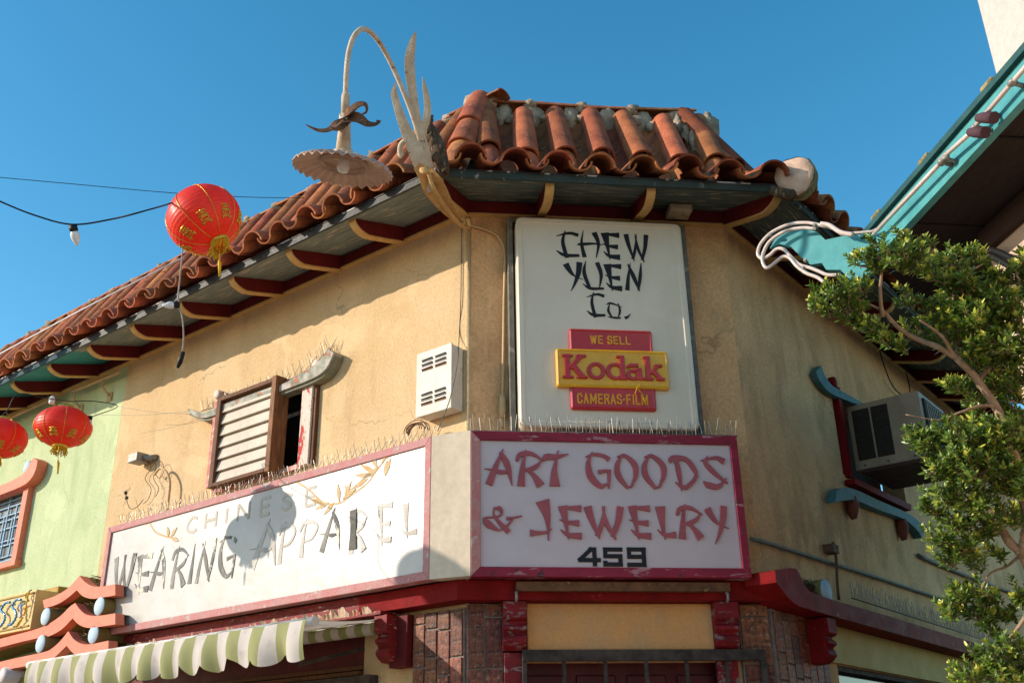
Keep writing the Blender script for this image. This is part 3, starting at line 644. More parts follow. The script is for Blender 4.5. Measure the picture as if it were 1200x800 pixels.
# torn paint and debris hanging along the lintel lip
b = MB(); random.seed(3); x = -LEN+.15
while x < -.75:
    w_ = random.uniform(.05, .16); n = 6; h0 = random.uniform(.02, .05)
    vs = []
    for j in range(n+1):
        xx = x+w_*j/n; h = h0*(1-abs(2*j/n-1)**3)+random.uniform(0, .022)
        vs += [(xx, -.222-jit(.002), 2.738), (xx+jit(.01), -.226-jit(.012)-h*.3, 2.742+h), (xx, -.212, 2.745+h*.6)]
    b.add(vs, [(3*j, 3*j+3, 3*j+4, 3*j+1) for j in range(n)]+[(3*j+1, 3*j+4, 3*j+5, 3*j+2) for j in range(n)])
    x += w_*random.uniform(.8, 1.3)
o = part('flaking_paint', b, mat('torn_cream_paint', (.58, .42, .30), (.40, .24, .16), 9, rough=.8, peel=(.45, .12, .09), pthr=.58), FL.M, bld, kind='stuff')
b = MB(); b.box(pf(FC, 605, 690, .22).x, pf(FC, 856, 690, .22).x, -.225, -.173, 2.805, 2.868)
part('steel_channel', b, M_RUST, FC.M, bld, bev=.005)
b = MB()
for px in (605, 852):
    x = pf(FC, px, 695, .22).x; b.tube([(x, -.2, 2.80), (x, -.235, 2.79), (x, -.235, 2.75), (x, -.2, 2.735)], .011, 6)
part('bracket_hook', b, M_GREYM, FC.M, bld)
x0, x1 = pf(FC, 617, 730, .03).x, pf(FC, 839, 730, .03).x
b = MB(); b.box(x0, x1, -.05, -.002, 2.432, 2.75); part('transom_panel', b, M_PANEL, FC.M, bld, bev=.01)
def corbel(F, xc, w, z1=2.749, off=.15, mat_=None, parent=None):
    prof = [(0.0, z1), (off, z1), (off, z1-.11), (off-.02, z1-.125), (off-.045, z1-.13), (off-.04, z1-.15), (off-.015, z1-.165), (off-.012, z1-.185), (off-.035, z1-.20),
            (off-.05, z1-.215), (off-.03, z1-.235), (off-.022, z1-.265), (off-.05, z1-.295), (off-.09, z1-.32), (0, z1-.33)]
    b = MB(); n = len(prof)
    b.add([(xc-w/2, -o-.003, z) for o, z in prof]+[(xc+w/2, -o-.003, z) for o, z in prof],
          [tuple(range(n-1, -1, -1)), tuple(range(n, 2*n))]+[(i, (i+1) % n, n+(i+1) % n, n+i) for i in range(n)])
    part('corbel', b, mat_ or M_CORB, F.M, parent or bld, bev=.004)
M_CORB = mat('worn_crimson_paint', (.23, .011, .018), (.13, .008, .012), 6, rough=.5, bump=.5, peel=(.22, .14, .135), pthr=.56, pscale=9, stretch=(1, 1, 2.5))
for a, c_ in ((590, 617.5), (839.5, 867)):
    xa, xb = pf(FC, a, 730, .15).x, pf(FC, c_, 730, .15).x
    corbel(FC, (xa+xb)/2, xb-xa)
    b = MB(); b.box(xa+.01, xb-.01, -.06, -.002, .13, 2.415); part('door_post', b, M_CORB, FC.M, bld, bev=.006)
xa, xb = pf(FC, 612, 768, .08).x, pf(FC, 897, 768, .08).x
b = MB(); b.box(xa, xb, -.10, -.062, 2.355, 2.43); part('gate_header', b, M_GATE, FC.M, bld, bev=.004)
gt_ = MB(); gt_.box(xa+.0, xa+.028, -.095, -.065, .15, 2.354); gt_.box(xb-.04, xb, -.095, -.065, .15, 2.354)
for i in range(1, 6):
    x = xa+(xb-xa)*i/6; gt_.box(x-.012, x+.012, -.092, -.070, .15, 2.354)
gt_.box(xa+.028, xb-.04, -.090, -.072, 1.2, 1.24)
part('gate_bars', gt_, M_GATE, FC.M, bld)
dr = MB(); dr.box(.36, 1.86, .10, .14, .13, 2.36); door = part('door', dr, M_DOORR, FC.M, bld)
for i in range(4):
    b = MB(); b.box(.42+i*.36, .70+i*.36, .075, .099, 1.35, 2.28); part('door_panel', b, M_DOORR, FC.M, door, bev=.01)
# glazed tile piers
def pier(F, x0, x1, off, z0, z1, w, lens, seed=1):
    random.seed(seed); b = MB(); b.box(x0, x1, -off+.006, -.001, z0, z1); p = part('tile_pier', b, M_GROUT, F.M, bld)
    ncol = max(1, round((x1-x0)/w)); w = (x1-x0)/ncol; cache = {}
    for c_ in range(ncol):
        z = z1-random.choice(lens)*random.random()
        first = z1; 
        edges = [z1]
        while z > z0+.05: edges.append(z); z -= random.choice(lens)
        edges.append(z0)
        for hi, lo in zip(edges[:-1], edges[1:]):
            h = round(hi-lo, 2)
            if h < .03: continue
            if h not in cache:
                t_ = MB(); t_.box(0, w-.014, 0, .016, 0, h-.014); cache[h] = t_.mesh('tile', M_BRICK)
            link('tile', cache[h], F.M @ T(x0+c_*w+.007, -off-.010+jit(.003), hi-h+.007), p, bev=.003)
xa = pf(FL, 484, 740, .05).x
pier(FL, xa, .018, .045, 1.95, 2.722, .135, (.19, .30, .30), 5)
xb = pf(FC, 589, 740, .05).x
pier(FC, .004, xb, .042, 1.95, 2.745, .15, (.27, .27, .34), 9)
xc = pf(FC, 868, 740, .05).x
pier(FC, xc, 2.166, .042, 1.95, 2.745, .15, (.22, .32), 12)
pier(FR, .004, .92, .045, 1.95, 2.72, .125, (.19, .3, .3), 15)
# shop opening under the long sign
part('shop_recess', MB().box(-4.6, -.8, .9, .94, .1, 2.9), M_DARK, FL.M, bld)
b = MB(); b.box(-4.25, -1.0, .03, .12, 2.42, 2.718); part('shop_header', b, mat('dark_red_board', (.13, .014, .014), (.09, .01, .01), 6, rough=.5, bump=.1), FL.M, bld)
for i, (z, d) in enumerate(((2.385, -.02), (2.345, -.05))):
    b = MB(); b.box(-4.25, -1.0, d, .12, z, z+.03); part('shop_frame', b, M_BROWN, FL.M, bld, bev=.003)
b = MB(); b.box(-4.25, -.84, -.10, .0, 2.26, 2.335); part('shutter_box', b, M_GATE, FL.M, bld, bev=.005)
xa = pf(FL, 455, 740, .12).x; xb2 = pf(FL, 483, 740, .05).x-.003
b = MB(); b.box(xa, xb2, -.10, -.002, 2.36, 2.72); part('post_board', b, M_RED, FL.M, bld)
corbel(FL, xa-.0, .13, 2.72, .20, M_LINTELW)
# right side ground floor: red canopy rail with an upturned start
F = FR
lo = ((910, 682), (930, 706), (948, 713), (968, 719), (1040, 739), (1156, 771)); hi = ((908, 668), (933, 666), (944, 687), (965, 699), (1040, 721), (1156, 757))
a = [pf(F, *q, .24) for q in lo]; c_ = [pf(F, *q, .24) for q in hi]
ex = Vector((9.5, 0, 0)); a = [tuple(p) for p in a]; c_ = [tuple(p) for p in c_]
poly = [(p[0], p[2]) for p in cr(a, 3)]+[(9.5, a[-1][2]), (9.5, c_[-1][2])]+[(p[0], p[2]) for p in cr(c_, 3)[::-1]]
b = MB(); b.prism(poly, -.24, -.003); part('canopy_rail', b, M_LINTEL, F.M, bld, label='red canopy rail with upturned end')
x_ = pf(F, 962, 740, .12).x
corbel(F, x_-.02, .16, 2.70, .22, M_LINTEL)
b = MB(); b.box(x_-.12, x_+.02, -.05, -.003, .13, 2.37); part('door_post', b, M_LINTEL, F.M, bld)
b = MB(); b.box(x_+.05, 9.0, -.04, .03, 2.425, 2.80); part('transom_panel', b, M_PANELY, F.M, bld)
b = MB(); b.box(x_+.06, 6.2, .10, .12, .13, 2.42); part('shop_window', b, M_GLASS, F.M, bld)
b = MB(); b.box(x_+.06, 6.2, .02, .09, 2.38, 2.42); part('window_head', b, M_GATE, F.M, bld)

# ---------------------------------------------------------------- brush lettering
def ribbon(mb, pts, y, th, sub=6):
    """tapered stroke; pts of (x, z, w) in local metres, front face at y, thickness th"""
    P = cr(pts, sub); Lp, Rp = [], []
    for i, (x, z, w) in enumerate(P):
        a, c_ = P[max(i-1, 0)], P[min(i+1, len(P)-1)]; d = Vector((c_[0]-a[0], c_[1]-a[1]));
        if d.length < 1e-9: d = Vector((1, 0))
        d.normalize(); n_ = Vector((-d.y, d.x)); w = max(w, .0012)
        Lp.append((x+n_.x*w/2, z+n_.y*w/2)); Rp.append((x-n_.x*w/2, z-n_.y*w/2))
    n = len(P); vs = [(p[0], y, p[1]) for p in Lp+Rp]+[(p[0], y+th, p[1]) for p in Lp+Rp]
    fs = [(i, i+1, n+i+1, n+i) for i in range(n-1)]
    fs += [(i, 2*n+i, 2*n+i+1, i+1) for i in range(n-1)]+[(n+i, n+i+1, 3*n+i+1, 3*n+i) for i in range(n-1)]+[(0, n, 3*n, 2*n), (n-1, 3*n-1, 4*n-1, 2*n-1)]
    mb.add(vs, fs)
G = {
 'A': [[(.13, 0, .24), (.36, .5, .18), (.66, 1.07, .03)], [(.55, .98, .10), (.80, .6, .20), (.97, -.02, .02)], [(-.02, .47, .02), (.3, .44, .05), (.55, .38, .14), (.78, .38, .08)]],
 'R': [[(.16, -.02, .25), (.22, .5, .16), (.36, 1.07, .03)], [(.02, .72, .10), (.16, .92, .16), (.55, .95, .13), (1.0, .74, .03)], [(.92, .76, .03), (.70, .56, .14), (.30, .44, .09)], [(.34, .50, .05), (.62, .30, .14), (.86, 0, .28)]],
 'T': [[(.02, .74, .04), (.12, .86, .22), (.55, .88, .15), (1, .97, .02)], [(.6, 1.08, .03), (.5, .75, .10), (.42, .4, .20), (.42, -.02, .36)]],
 'G': [[(.0, .90, .02), (.35, .98, .10), (.75, .93, .13), (.95, .82, .16)], [(.28, 1.05, .03), (.10, .7, .16), (.18, .3, .24), (.55, .02, .16), (.88, .12, .04)], [(.48, .44, .14), (.75, .48, .10), (.97, .5, .06)], [(.93, .52, .12), (.90, .2, .10), (.88, -.05, .03)]],
 'O': [[(.42, 1.04, .02), (.12, .72, .16), (.14, .36, .20), (.5, .0, .10)], [(.12, .93, .03), (.45, .97, .12), (.85, .70, .20), (.86, .36, .16), (.62, .04, .03)], [(.42, .02, .06), (.68, .06, .05), (.76, .14, .02)]],
 'D': [[(.22, 1.02, .12), (.30, .5, .16), (.36, -.06, .03)], [(.0, .80, .10), (.12, .93, .18), (.6, .90, .16), (.88, .60, .16), (.98, .35, .04)], [(.95, .52, .04), (.85, .28, .13), (.50, .02, .14)], [(.14, .20, .02), (.4, .06, .12), (.62, .06, .10)]],
 'S': [[(.92, .86, .22), (.6, .98, .12), (.02, .88, .03)], [(.30, 1.03, .04), (.2, .8, .16), (.55, .45, .16), (.98, .16, .04)], [(.05, .22, .02), (.22, .10, .20), (.6, .06, .16), (.95, .33, .03)]],
 '&': [[(-.02, .58, .04), (.10, .35, .22), (.35, .13, .08), (.45, .12, .04)], [(.28, .98, .05), (.26, .7, .06), (.42, .38, .12), (.66, .05, .16)], [(.3, .93, .06), (.42, .94, .12), (.47, .75, .08), (.36, .62, .05), (.02, .58, .05)], [(.45, .18, .05), (.62, .3, .07), (.78, .55, .04)], [(.60, .55, .10), (.75, .58, .06), (1.02, .66, .02)]],
 'J': [[(.60, .98, .50), (.78, .6, .26), (.84, .2, .10), (.82, -.1, .03)], [(0, .10, .24), (.3, .10, .14), (.7, .12, .08), (1, .22, .02)]],
 'E': [[(.18, .98, .34), (.28, .5, .16), (.38, -.04, .03)], [(.0, .93, .03), (.45, .92, .12), (.95, .90, .24)], [(.02, .56, .02), (.35, .48, .10), (.84, .45, .22)], [(.06, .26, .02), (.35, .10, .13), (.92, .06, .24)]],
 'W': [[(.09, .98, .22), (.18, .55, .16), (.36, -.02, .04)], [(.30, .06, .14), (.42, .4, .12), (.53, 1.0, .02)], [(.46, 1.0, .02), (.55, .45, .12), (.76, -.04, .05)], [(.68, .04, .12), (.84, .5, .16), (.92, .98, .20)]],
 'L': [[(.20, .98, .40), (.24, .5, .22), (.34, -.04, .03)], [(-.02, .26, .02), (.3, .10, .12), (.90, .10, .26)]],
 'Y': [[(.16, .92, .26), (.38, .60, .17), (.60, .42, .06), (.98, .30, .02)], [(.84, 1.0, .24), (.76, .55, .20), (.55, .1, .10), (.36, -.18, .02)]],
 'N': [[(.10, -.02, .18), (.20, .5, .12), (.36, 1.04, .02)], [(.22, .98, .05), (.48, .5, .17), (.74, -.04, .04)], [(.92, 1.04, .03), (.82, .5, .14), (.68, 0, .08)]],
 'I': [[(.5, 1.02, .03), (.42, .5, .2), (.30, 0, .34)]],
 'P': [[(.16, -.02, .25), (.22, .5, .16), (.36, 1.05, .03)], [(.02, .72, .10), (.2, .93, .16), (.65, .93, .15), (.95, .74, .10), (.70, .48, .13), (.30, .40, .05)]],
 'H': [[(.26, 1.05, .02), (.16, .55, .10), (.26, 0, .16)], [(.72, .98, .20), (.88, .55, .12), (.76, 0, .03)], [(-.02, .48, .05), (.2, .50, .12), (.7, .54, .07), (1.05, .50, .02)]],
 'C': [[(1.0, .88, .14), (.6, .95, .11), (.02, .82, .02)], [(.42, 1.03, .04), (.30, .6, .13), (.45, .0, .14)], [(.0, .26, .02), (.35, .10, .13), (1.0, .10, .10)]],
 'U': [[(.2, 1.03, .02), (.10, .6, .14), (.32, .06, .12)], [(.0, .20, .02), (.35, .05, .11), (1.0, .06, .08)], [(.74, .98, .16), (.90, .55, .13), (.78, .05, .03)]],
 'o': [[(.0, .88, .04), (.3, .97, .12), (1.0, .74, .03)], [(.22, .95, .03), (.10, .5, .14), (.32, .06, .10)], [(.05, .10, .02), (.5, .06, .12), (.9, .05, .06)], [(.76, .98, .04), (.86, .5, .13), (.70, .04, .04)]],
 '.': [[(.0, .15, .5), (.45, .4, .35), (1.0, .95, .05)]],
}
def letter(F, ch, xa, za, w, h, off, th, mat_, parent, k=1., name='letter', **kw):
    """one raised letter in the cell (xa, za, w, h) on face F, front `th` proud of `off`"""
    b = MB()
    for i, st in enumerate(G[ch]):
        sc = (w*.55+h*.45)
        pts = [(xa+x*w, za+z*h, ww*sc*k) for x, z, ww in st]
        ribbon(b, pts, -off-th-.0009*i, th+.0009*i-.0006)
    return part(name, b, mat_, F.M, parent, **kw)
def cell(F, off, x0, x1, y0, y1):
    """photo box of a letter -> local cell"""
    xm, ym = (x0+x1)/2, (y0+y1)/2
    return pf(F, x0, ym, off).x, pf(F, xm, y1, off).z, pf(F, x1, ym, off).x-pf(F, x0, ym, off).x, pf(F, xm, y0, off).z-pf(F, xm, y1, off).z

# ---------------------------------------------------------------- ART GOODS sign
OC = .30
sgn = thing('shop_sign', 'white ART GOODS & JEWELRY 459 sign in a chipped magenta frame', 'sign', wp(FC, 1.0, OC, 2.88) and Matrix.Translation(wp(FC, 1.0, OC, 2.88)))
x0, x1 = .015, 1.985; z0, z1 = 2.885, 3.925; fw = .068
part('face', MB().box(x0+fw*.8, x1-fw*.6, -OC+.02, -OC+.05, z0+fw*.9, z1-fw*.8), M_SIGNC, FC.M, sgn)
b = MB(); b.prism([(x0, z0), (x1, z0), (x1-fw*.85, z0+fw), (x0+fw, z0+fw)], -OC, -OC+.10); part('frame', b, M_MAGF, FC.M, sgn, bev=.004)
b = MB(); b.prism([(x0, z1), (x1, z1), (x1-fw*.85, z1-fw), (x0+fw, z1-fw)], -OC, -OC+.10); part('frame', b, M_MAGF, FC.M, sgn, bev=.004)
b = MB(); b.prism([(x0, z0+.001), (x0, z1-.001), (x0+fw-.001, z1-fw), (x0+fw-.001, z0+fw)], -OC-.003, -OC+.10); part('frame', b, M_PINKF, FC.M, sgn, bev=.004)
b = MB(); b.prism([(x1, z0+.001), (x1, z1-.001), (x1-fw*.85+.001, z1-fw), (x1-fw*.85+.001, z0+fw)], -OC-.002, -OC+.10); part('frame', b, M_MAGF, FC.M, sgn, bev=.004)
b = MB(); b.box(x0+.005, x1-.005, -OC+.101, -.004, z0+.02, z1-.01); part('cabinet', b, M_CAPM, FC.M, sgn)
def boxes(ch, vals, o=(530, 480), s=2.5): return [(c_, o[0]+a/s, o[0]+b_/s, o[1]+y0/s, o[1]+y1/s) for c_, (a, b_, y0, y1) in zip(ch, vals)]
rows = boxes('ARTGOODS', [(97, 178, 120, 218), (188, 270, 122, 220), (268, 343, 124, 220), (393, 466, 127, 224), (478, 547, 130, 228), (558, 629, 131, 229), (641, 720, 134, 230), (731, 807, 137, 228)])
rows += boxes('&JEWELRY', [(94, 203, 282, 360), (228, 292, 262, 370), (313, 384, 278, 374), (389, 505, 280, 374), (519, 586, 278, 374), (602, 660, 280, 374), (660, 736, 281, 375), (740, 812, 280, 374)])
for ch, a, b_, y0, y1 in rows: letter(FC, ch, *cell(FC, OC, a, b_, y0, y1), OC-.02, .014, M_ROSE, sgn)
def blockglyph(F, strokes, xa, za, w, h, off, th, t_, mat_, parent, name='letter'):
    b = MB()
    for i, (p, q) in enumerate(strokes):
        p = Vector((xa+p[0]*w, za+p[1]*h)); q = Vector((xa+q[0]*w, za+q[1]*h)); d = (q-p).normalized(); e = d*t_/2
        ribbon(b, [(p.x-e.x, p.y-e.y, t_), (q.x+e.x, q.y+e.y, t_)], -off-th-.0008*i, th+.0008*i-.0005, 1)
    return part(name, b, mat_, F.M, parent)
DIG = {'4': [((.62, 1), (.08, .32)), ((.08, .28), (1, .28)), ((.80, 1), (.80, 0)), ((.62, 1), (.80, 1))],
       '5': [((.95, 1), (.08, 1)), ((.08, 1), (.08, .55)), ((.08, .55), (.92, .55)), ((.92, .55), (.92, .04)), ((.92, 0), (.06, 0)), ((.06, 0), (.06, .10))],
       '9': [((.94, 1), (.08, 1)), ((.08, 1), (.08, .55)), ((.08, .52), (.90, .52)), ((.92, 1), (.92, 0)), ((.92, 0), (.06, 0))]}
for ch, a, b_, y0, y1 in boxes('459', [(371, 430, 407, 450), (446, 498, 407, 451), (516, 567, 407, 452)]):
    c4 = cell(FC, OC, a, b_, y0, y1); blockglyph(FC, DIG[ch], *c4, OC-.02, .006, .029, M_BLACK, sgn)

# ---------------------------------------------------------------- WEARING APPAREL sign and corner cap
OL = .30
wsg = thing('shop_sign', 'long white WEARING APPAREL sign with peeling letters in a faded pink frame', 'sign', Matrix.Translation(wp(FL, -2.2, OL, 2.88)))
x0 = -4.325; x1 = -.075; z0, z1 = 2.89, 3.925; fw = .062
part('face', MB().box(x0+fw*.8, x1-fw*.8, -OL+.015, -OL+.05, z0+fw*.9, z1-fw*.8), M_SIGNL, FL.M, wsg)
def pr(poly, d): b = MB(); b.prism(poly, -OL-d, -OL+.10); part('frame', b, M_PINKF, FL.M, wsg, bev=.004)
pr([(x0, z0), (x1, z0), (x1-fw, z0+fw), (x0+fw, z0+fw)], 0); pr([(x0, z1), (x1, z1), (x1-fw, z1-fw), (x0+fw, z1-fw)], 0)
pr([(x0, z0+.001), (x0, z1-.001), (x0+fw-.001, z1-fw), (x0+fw-.001, z0+fw)], .003); pr([(x1, z0+.001), (x1, z1-.001), (x1-fw+.001, z1-fw), (x1-fw+.001, z0+fw)], .002)
b = MB(); b.box(x0+.005, x1-.005, -OL+.101, -.004, z0+.02, z1-.01); part('cabinet', b, M_CAPM, FL.M, wsg)
def boxes1(ch, vals): return boxes(ch, vals, (100, 500), 2.6667)
def lcell(F, off, x0, x1, yb, yt):
    """cell on the receding wall from the letter's left/right and the bottom/top at its middle"""
    xm = (x0+x1)/2; a = pf(F, x0, (yb+yt)/2, off).x; c_ = pf(F, x1, (yb+yt)/2, off).x
    zb, zt = pf(F, xm, yb, off).z, pf(F, xm, yt, off).z; return a, zb, c_-a, zt-zb
for ch, (a, b_, yt, yb), mm in (
    ('W', (80, 148, 400, 528), M_GREYL), ('E', (152, 202, 396, 515), M_GREYL), ('A', (200, 249, 383, 505), M_GREYL), ('R', (264, 316, 378, 497), M_GREYL),
    ('I', (320, 344, 368, 487), M_GREYL), ('N', (344, 404, 358, 479), M_GREYL), ('G', (412, 466, 342, 468), M_GREYL),
    ('A', (512, 596, 300, 436), M_GHOST), ('P', (598, 652, 300, 420), M_GHOST), ('P', (664, 722, 290, 400), M_GHOST)):
    c4 = lcell(FL, OL, 100+a/2.6667, 100+b_/2.6667, 500+yb/2.6667, 500+yt/2.6667)
    letter(FL, ch, *c4, OL-.015, .0035, mm, wsg, .80)
for ch, (a, b_, yt, yb), mm in (('A', (196, 262, 262, 385), M_GREYL), ('R', (286, 344, 256, 388), M_GHOST), ('E', (372, 424, 235, 362), M_GHOST), ('L', (452, 505, 232, 340), M_GHOST)):
    c4 = lcell(FL, OL, 300+a/2.6667, 300+b_/2.6667, 500+yb/2.6667, 500+yt/2.6667)
    letter(FL, ch, *c4, OL-.015, .0035, mm, wsg, .80)
# the surviving stem of the second R
p0 = pf(FL, 413, 597, OL); p1 = pf(FL, 412, 643, OL); b = MB()
ribbon(b, [(p0.x, p0.z, .07), (p0.x+.01, (p0.z+p1.z)/2, .06), (p1.x, p1.z, .08)], -OL+.015-.010, .009); part('letter', b, mat('dark_grey_letter_flake', (.11, .10, .09), (.16, .15, .13), 9), FL.M, wsg)
THIN = {'C': [[(1, .85, .05), (.5, 1, .05), (.05, .6, .05), (.1, .2, .05), (.6, 0, .05), (1, .12, .05)]], 'H': [[(.1, 0, .05), (.1, 1, .05)], [(.9, 0, .05), (.9, 1, .05)], [(.1, .5, .05), (.9, .5, .05)]],
        'I': [[(.5, 0, .05), (.5, 1, .05)]], 'N': [[(.1, 0, .05), (.1, 1, .05)], [(.1, 1, .05), (.9, 0, .05)], [(.9, 0, .05), (.9, 1, .05)]],
        'E': [[(.1, 0, .05), (.1, 1, .05)], [(.1, 1, .05), (.9, 1, .05)], [(.1, .5, .05), (.8, .5, .05)], [(.1, 0, .05), (.9, 0, .05)]],
        'S': [[(.95, .85, .05), (.5, 1, .05), (.1, .78, .05), (.5, .5, .05), (.9, .25, .05), (.5, 0, .05), (.05, .15, .05)]]}
def thin(ch, c4, mm):
    xa, za, w, h = c4; b = MB()
    for i, st in enumerate(THIN[ch]): ribbon(b, [(xa+x*w, za+z*h, .026) for x, z, ww in st], -OL+.015-.0025-.0005*i, .002+.0004*i)
    part('letter', b, mm, FL.M, wsg)
for ch, (x0_, x1_, yt, yb) in (('C', (218, 229, 606, 623)), ('H', (238, 253, 600, 617)), ('I', (262, 266, 595, 612)), ('N', (276, 292, 589, 608)), ('E', (303, 316, 583, 602)), ('S', (328, 341, 579, 596)), ('E', (356, 370, 571, 591))):
    thin(ch, lcell(FL, OL, x0_, x1_, yb, yt), M_GOLDF if ch != 'N' else mat('grey_gold_paint', (.45, .40, .34)))
# gold bamboo sprigs painted on the sign
b = MB(); kk = 0
def sprig(path, leaves, w=.016):
    global kk
    P = [pf(FL, *q, OL) for q in path]; ribbon(b, [(p.x, p.z, w) for p in P], -OL+.015-.0022, .0018)
    for (x, y, ang, ln) in leaves:
        p = pf(FL, x, y, OL); a = rad(ang); d = Vector((cos(a), sin(a)))*ln; kk += 1
        ribbon(b, [(p.x, p.z, .006), (p.x+d.x*.45, p.z+d.y*.45, .040), (p.x+d.x, p.z+d.y, .002)], -OL+.015-.0028-.0004*(kk % 6), .002)
sprig([(173, 611), (180, 622), (190, 627), (203, 630)], [(172, 612, 170, .1), (174, 613, 60, .08), (198, 629, 40, .12), (200, 630, -20, .12), (196, 628, 110, .1)])
sprig([(340, 560), (360, 573), (377, 588), (395, 589), (412, 578), (428, 566), (438, 553), (449, 538)],
      [(378, 589, 160, .18), (384, 588, 190, .16), (390, 588, 215, .14), (396, 587, 100, .15), (402, 583, 60, .14), (400, 584, 20, .16), (410, 580, 130, .13),
       (436, 556, 170, .22), (438, 553, 150, .2), (430, 560, 195, .2), (441, 549, 120, .18), (446, 543, 60, .16), (449, 538, 30, .16), (444, 545, 200, .22), (452, 538, 260, .12), (456, 536, 250, .14)])
part('painted_sprig', b, M_GOLDP, FL.M, wsg, kind='stuff')
# cream cap closing the angle between the two signs
PL = wp(FL, -.072, .30, 0); PR = wp(FC, .012, .302, 0); mid = (PL+PR)/2; dirv = (PR-PL).normalized(); nrm = Vector((-dirv.y, dirv.x, 0))
Mcap = Matrix((dirv, nrm, Vector((0, 0, 1)))).transposed().to_4x4(); Mcap.translation = PL
Lc = (PR-PL).length
b = MB(); b.add([(0.001, 0, 2.89), (Lc-.001, 0, 2.89), (Lc-.03, .10, 2.89), (.03, .10, 2.89), (0.001, 0, 3.925), (Lc-.001, 0, 3.925), (Lc-.03, .10, 3.925), (.03, .10, 3.925)],
                [(3, 2, 1, 0), (4, 5, 6, 7), (0, 1, 5, 4), (2, 3, 7, 6), (0, 4, 7, 3), (1, 2, 6, 5)])
solo('sign_cap', b, M_CAPM, 'cream metal cap closing the corner between the two long shop signs', 'panel', Mcap)
b = MB(); b.box(-.0, Lc, -.012, .3, 2.862, 2.884)

# ---------------------------------------------------------------- light box sign
lb = thing('light_box_sign', 'tall cream light box reading CHEW YUEN Co. with red and yellow film badge', 'sign', Matrix.Translation(wp(FC, 1.1, .2, 3.97)))
OB = .24
x0, x1 = pf(FC, 597, 250, .14).x-.012, pf(FC, 822, 500, .14).x+.02; x0b, x1b = x0+.02, pf(FC, 824, 505, OB).x+.02
z0, z1 = pf(FC, 700, 503, OB).z, pf(FC, 700, 252, OB).z
fr = [((x0-.004, z1), (x1, z1), (x1-.035, z1-.035), (x0+.035, z1-.035)), ((x0-.004, z1), (x0+.035, z1-.035), (x0+.035, z0), (x0-.004, z0)),
      ((x1, z1), (x1-.035, z1-.035), (x1-.035, z0), (x1, z0))]
for i, q in enumerate(fr):
    b = MB(); b.prism(list(q), -OB+.10-.001*i, -.003); part('frame', b, M_LFRAME, FC.M, lb, bev=.003)
xa, xb, za, zb = x0+.052, pf(FC, 819, 490, OB).x, z0+.01, z1-.045
def rrect(xa, xb, za, zb, r, n=5):
    out = []
    for cx, cz, a0 in ((xb-r, zb-r, 0), (xa+r, zb-r, 90), (xa+r, za+r, 180), (xb-r, za+r, 270)):
        for i in range(n+1): t = rad(a0+90*i/n); out.append((cx+r*cos(t), cz+r*sin(t)))
    return out
def pan(F, xa, xb, za, zb, r, off, dep, inset, mat_, name, parent, **k):
    """rounded tray: side walls and a slightly raised inner field"""
    b = MB(); R0 = rrect(xa, xb, za, zb, r); R1 = rrect(xa+.012, xb-.012, za+.012, zb-.012, max(r-.008, .003)); R2 = rrect(xa+inset, xb-inset, za+inset, zb-inset, max(r-inset*.5, .003)); R3 = rrect(xa+inset+.008, xb-inset-.008, za+inset+.008, zb-inset-.008, max(r-inset*.5, .003))
    n = len(R0); lv = [(R0, -off+dep), (R0, -off+.010), (R1, -off), (R2, -off), (R3, -off+.006)]
    vs = [(p[0], y, p[1]) for R, y in lv for p in R]
    fs = [(i*n+j, i*n+(j+1) % n, (i+1)*n+(j+1) % n, (i+1)*n+j) for i in range(4) for j in range(n)]+[tuple(4*n+j for j in range(n))]
    b.add(vs, fs); o = part(name, b, mat_, F.M, parent, **k)
    return o
pan(FC, xa, xb, za, zb, .05, OB, OB-.01, .045, M_LBOX, 'light_box', lb)
OF = OB-.006
def z6(v): return [(c_, 640+a/6.6667, 640+b_/6.6667, 270+y0/6.6667, 270+y1/6.6667) for c_, (a, b_, y0, y1) in v]
for ch, a, b_, y0, y1 in z6([('C', (78, 255, 12, 215)), ('H', (248, 430, 12, 212)), ('E', (437, 583, 18, 222)), ('W', (612, 802, 30, 238)), ('Y', (130, 290, 248, 440)), ('U', (282, 446, 246, 465)),
                             ('E', (458, 598, 262, 466)), ('N', (612, 760, 262, 466)), ('C', (315, 458, 490, 680)), ('o', (474, 592, 566, 690)), ('.', (614, 662, 648, 694))]):
    letter(FC, ch, *cell(FC, OF, a, b_, y0, y1), OF, .004, M_BLACK, lb, 1.05 if ch != 'W' else .85)
def z4(a, b_, y0, y1): return cell(FC, OF, 580+a/2.857, 580+b_/2.857, 240+y0/2.857, 240+y1/2.857)
bd = None
for nm, q, off, mm in (('badge', (248, 524, 422, 500), .030, M_KRED), ('badge', (252, 536, 608, 690), .030, M_KRED), ('badge', (203, 577, 492, 618), .045, M_KYEL)):
    a, z_, w, h = z4(*q)
    o = pan(FC, a, a+w, z_, z_+h, .018, OF+off, off-.001, .014, mm, 'badge', lb)
    if mm is M_KYEL: bd = o; kcell = (a, z_, w, h)
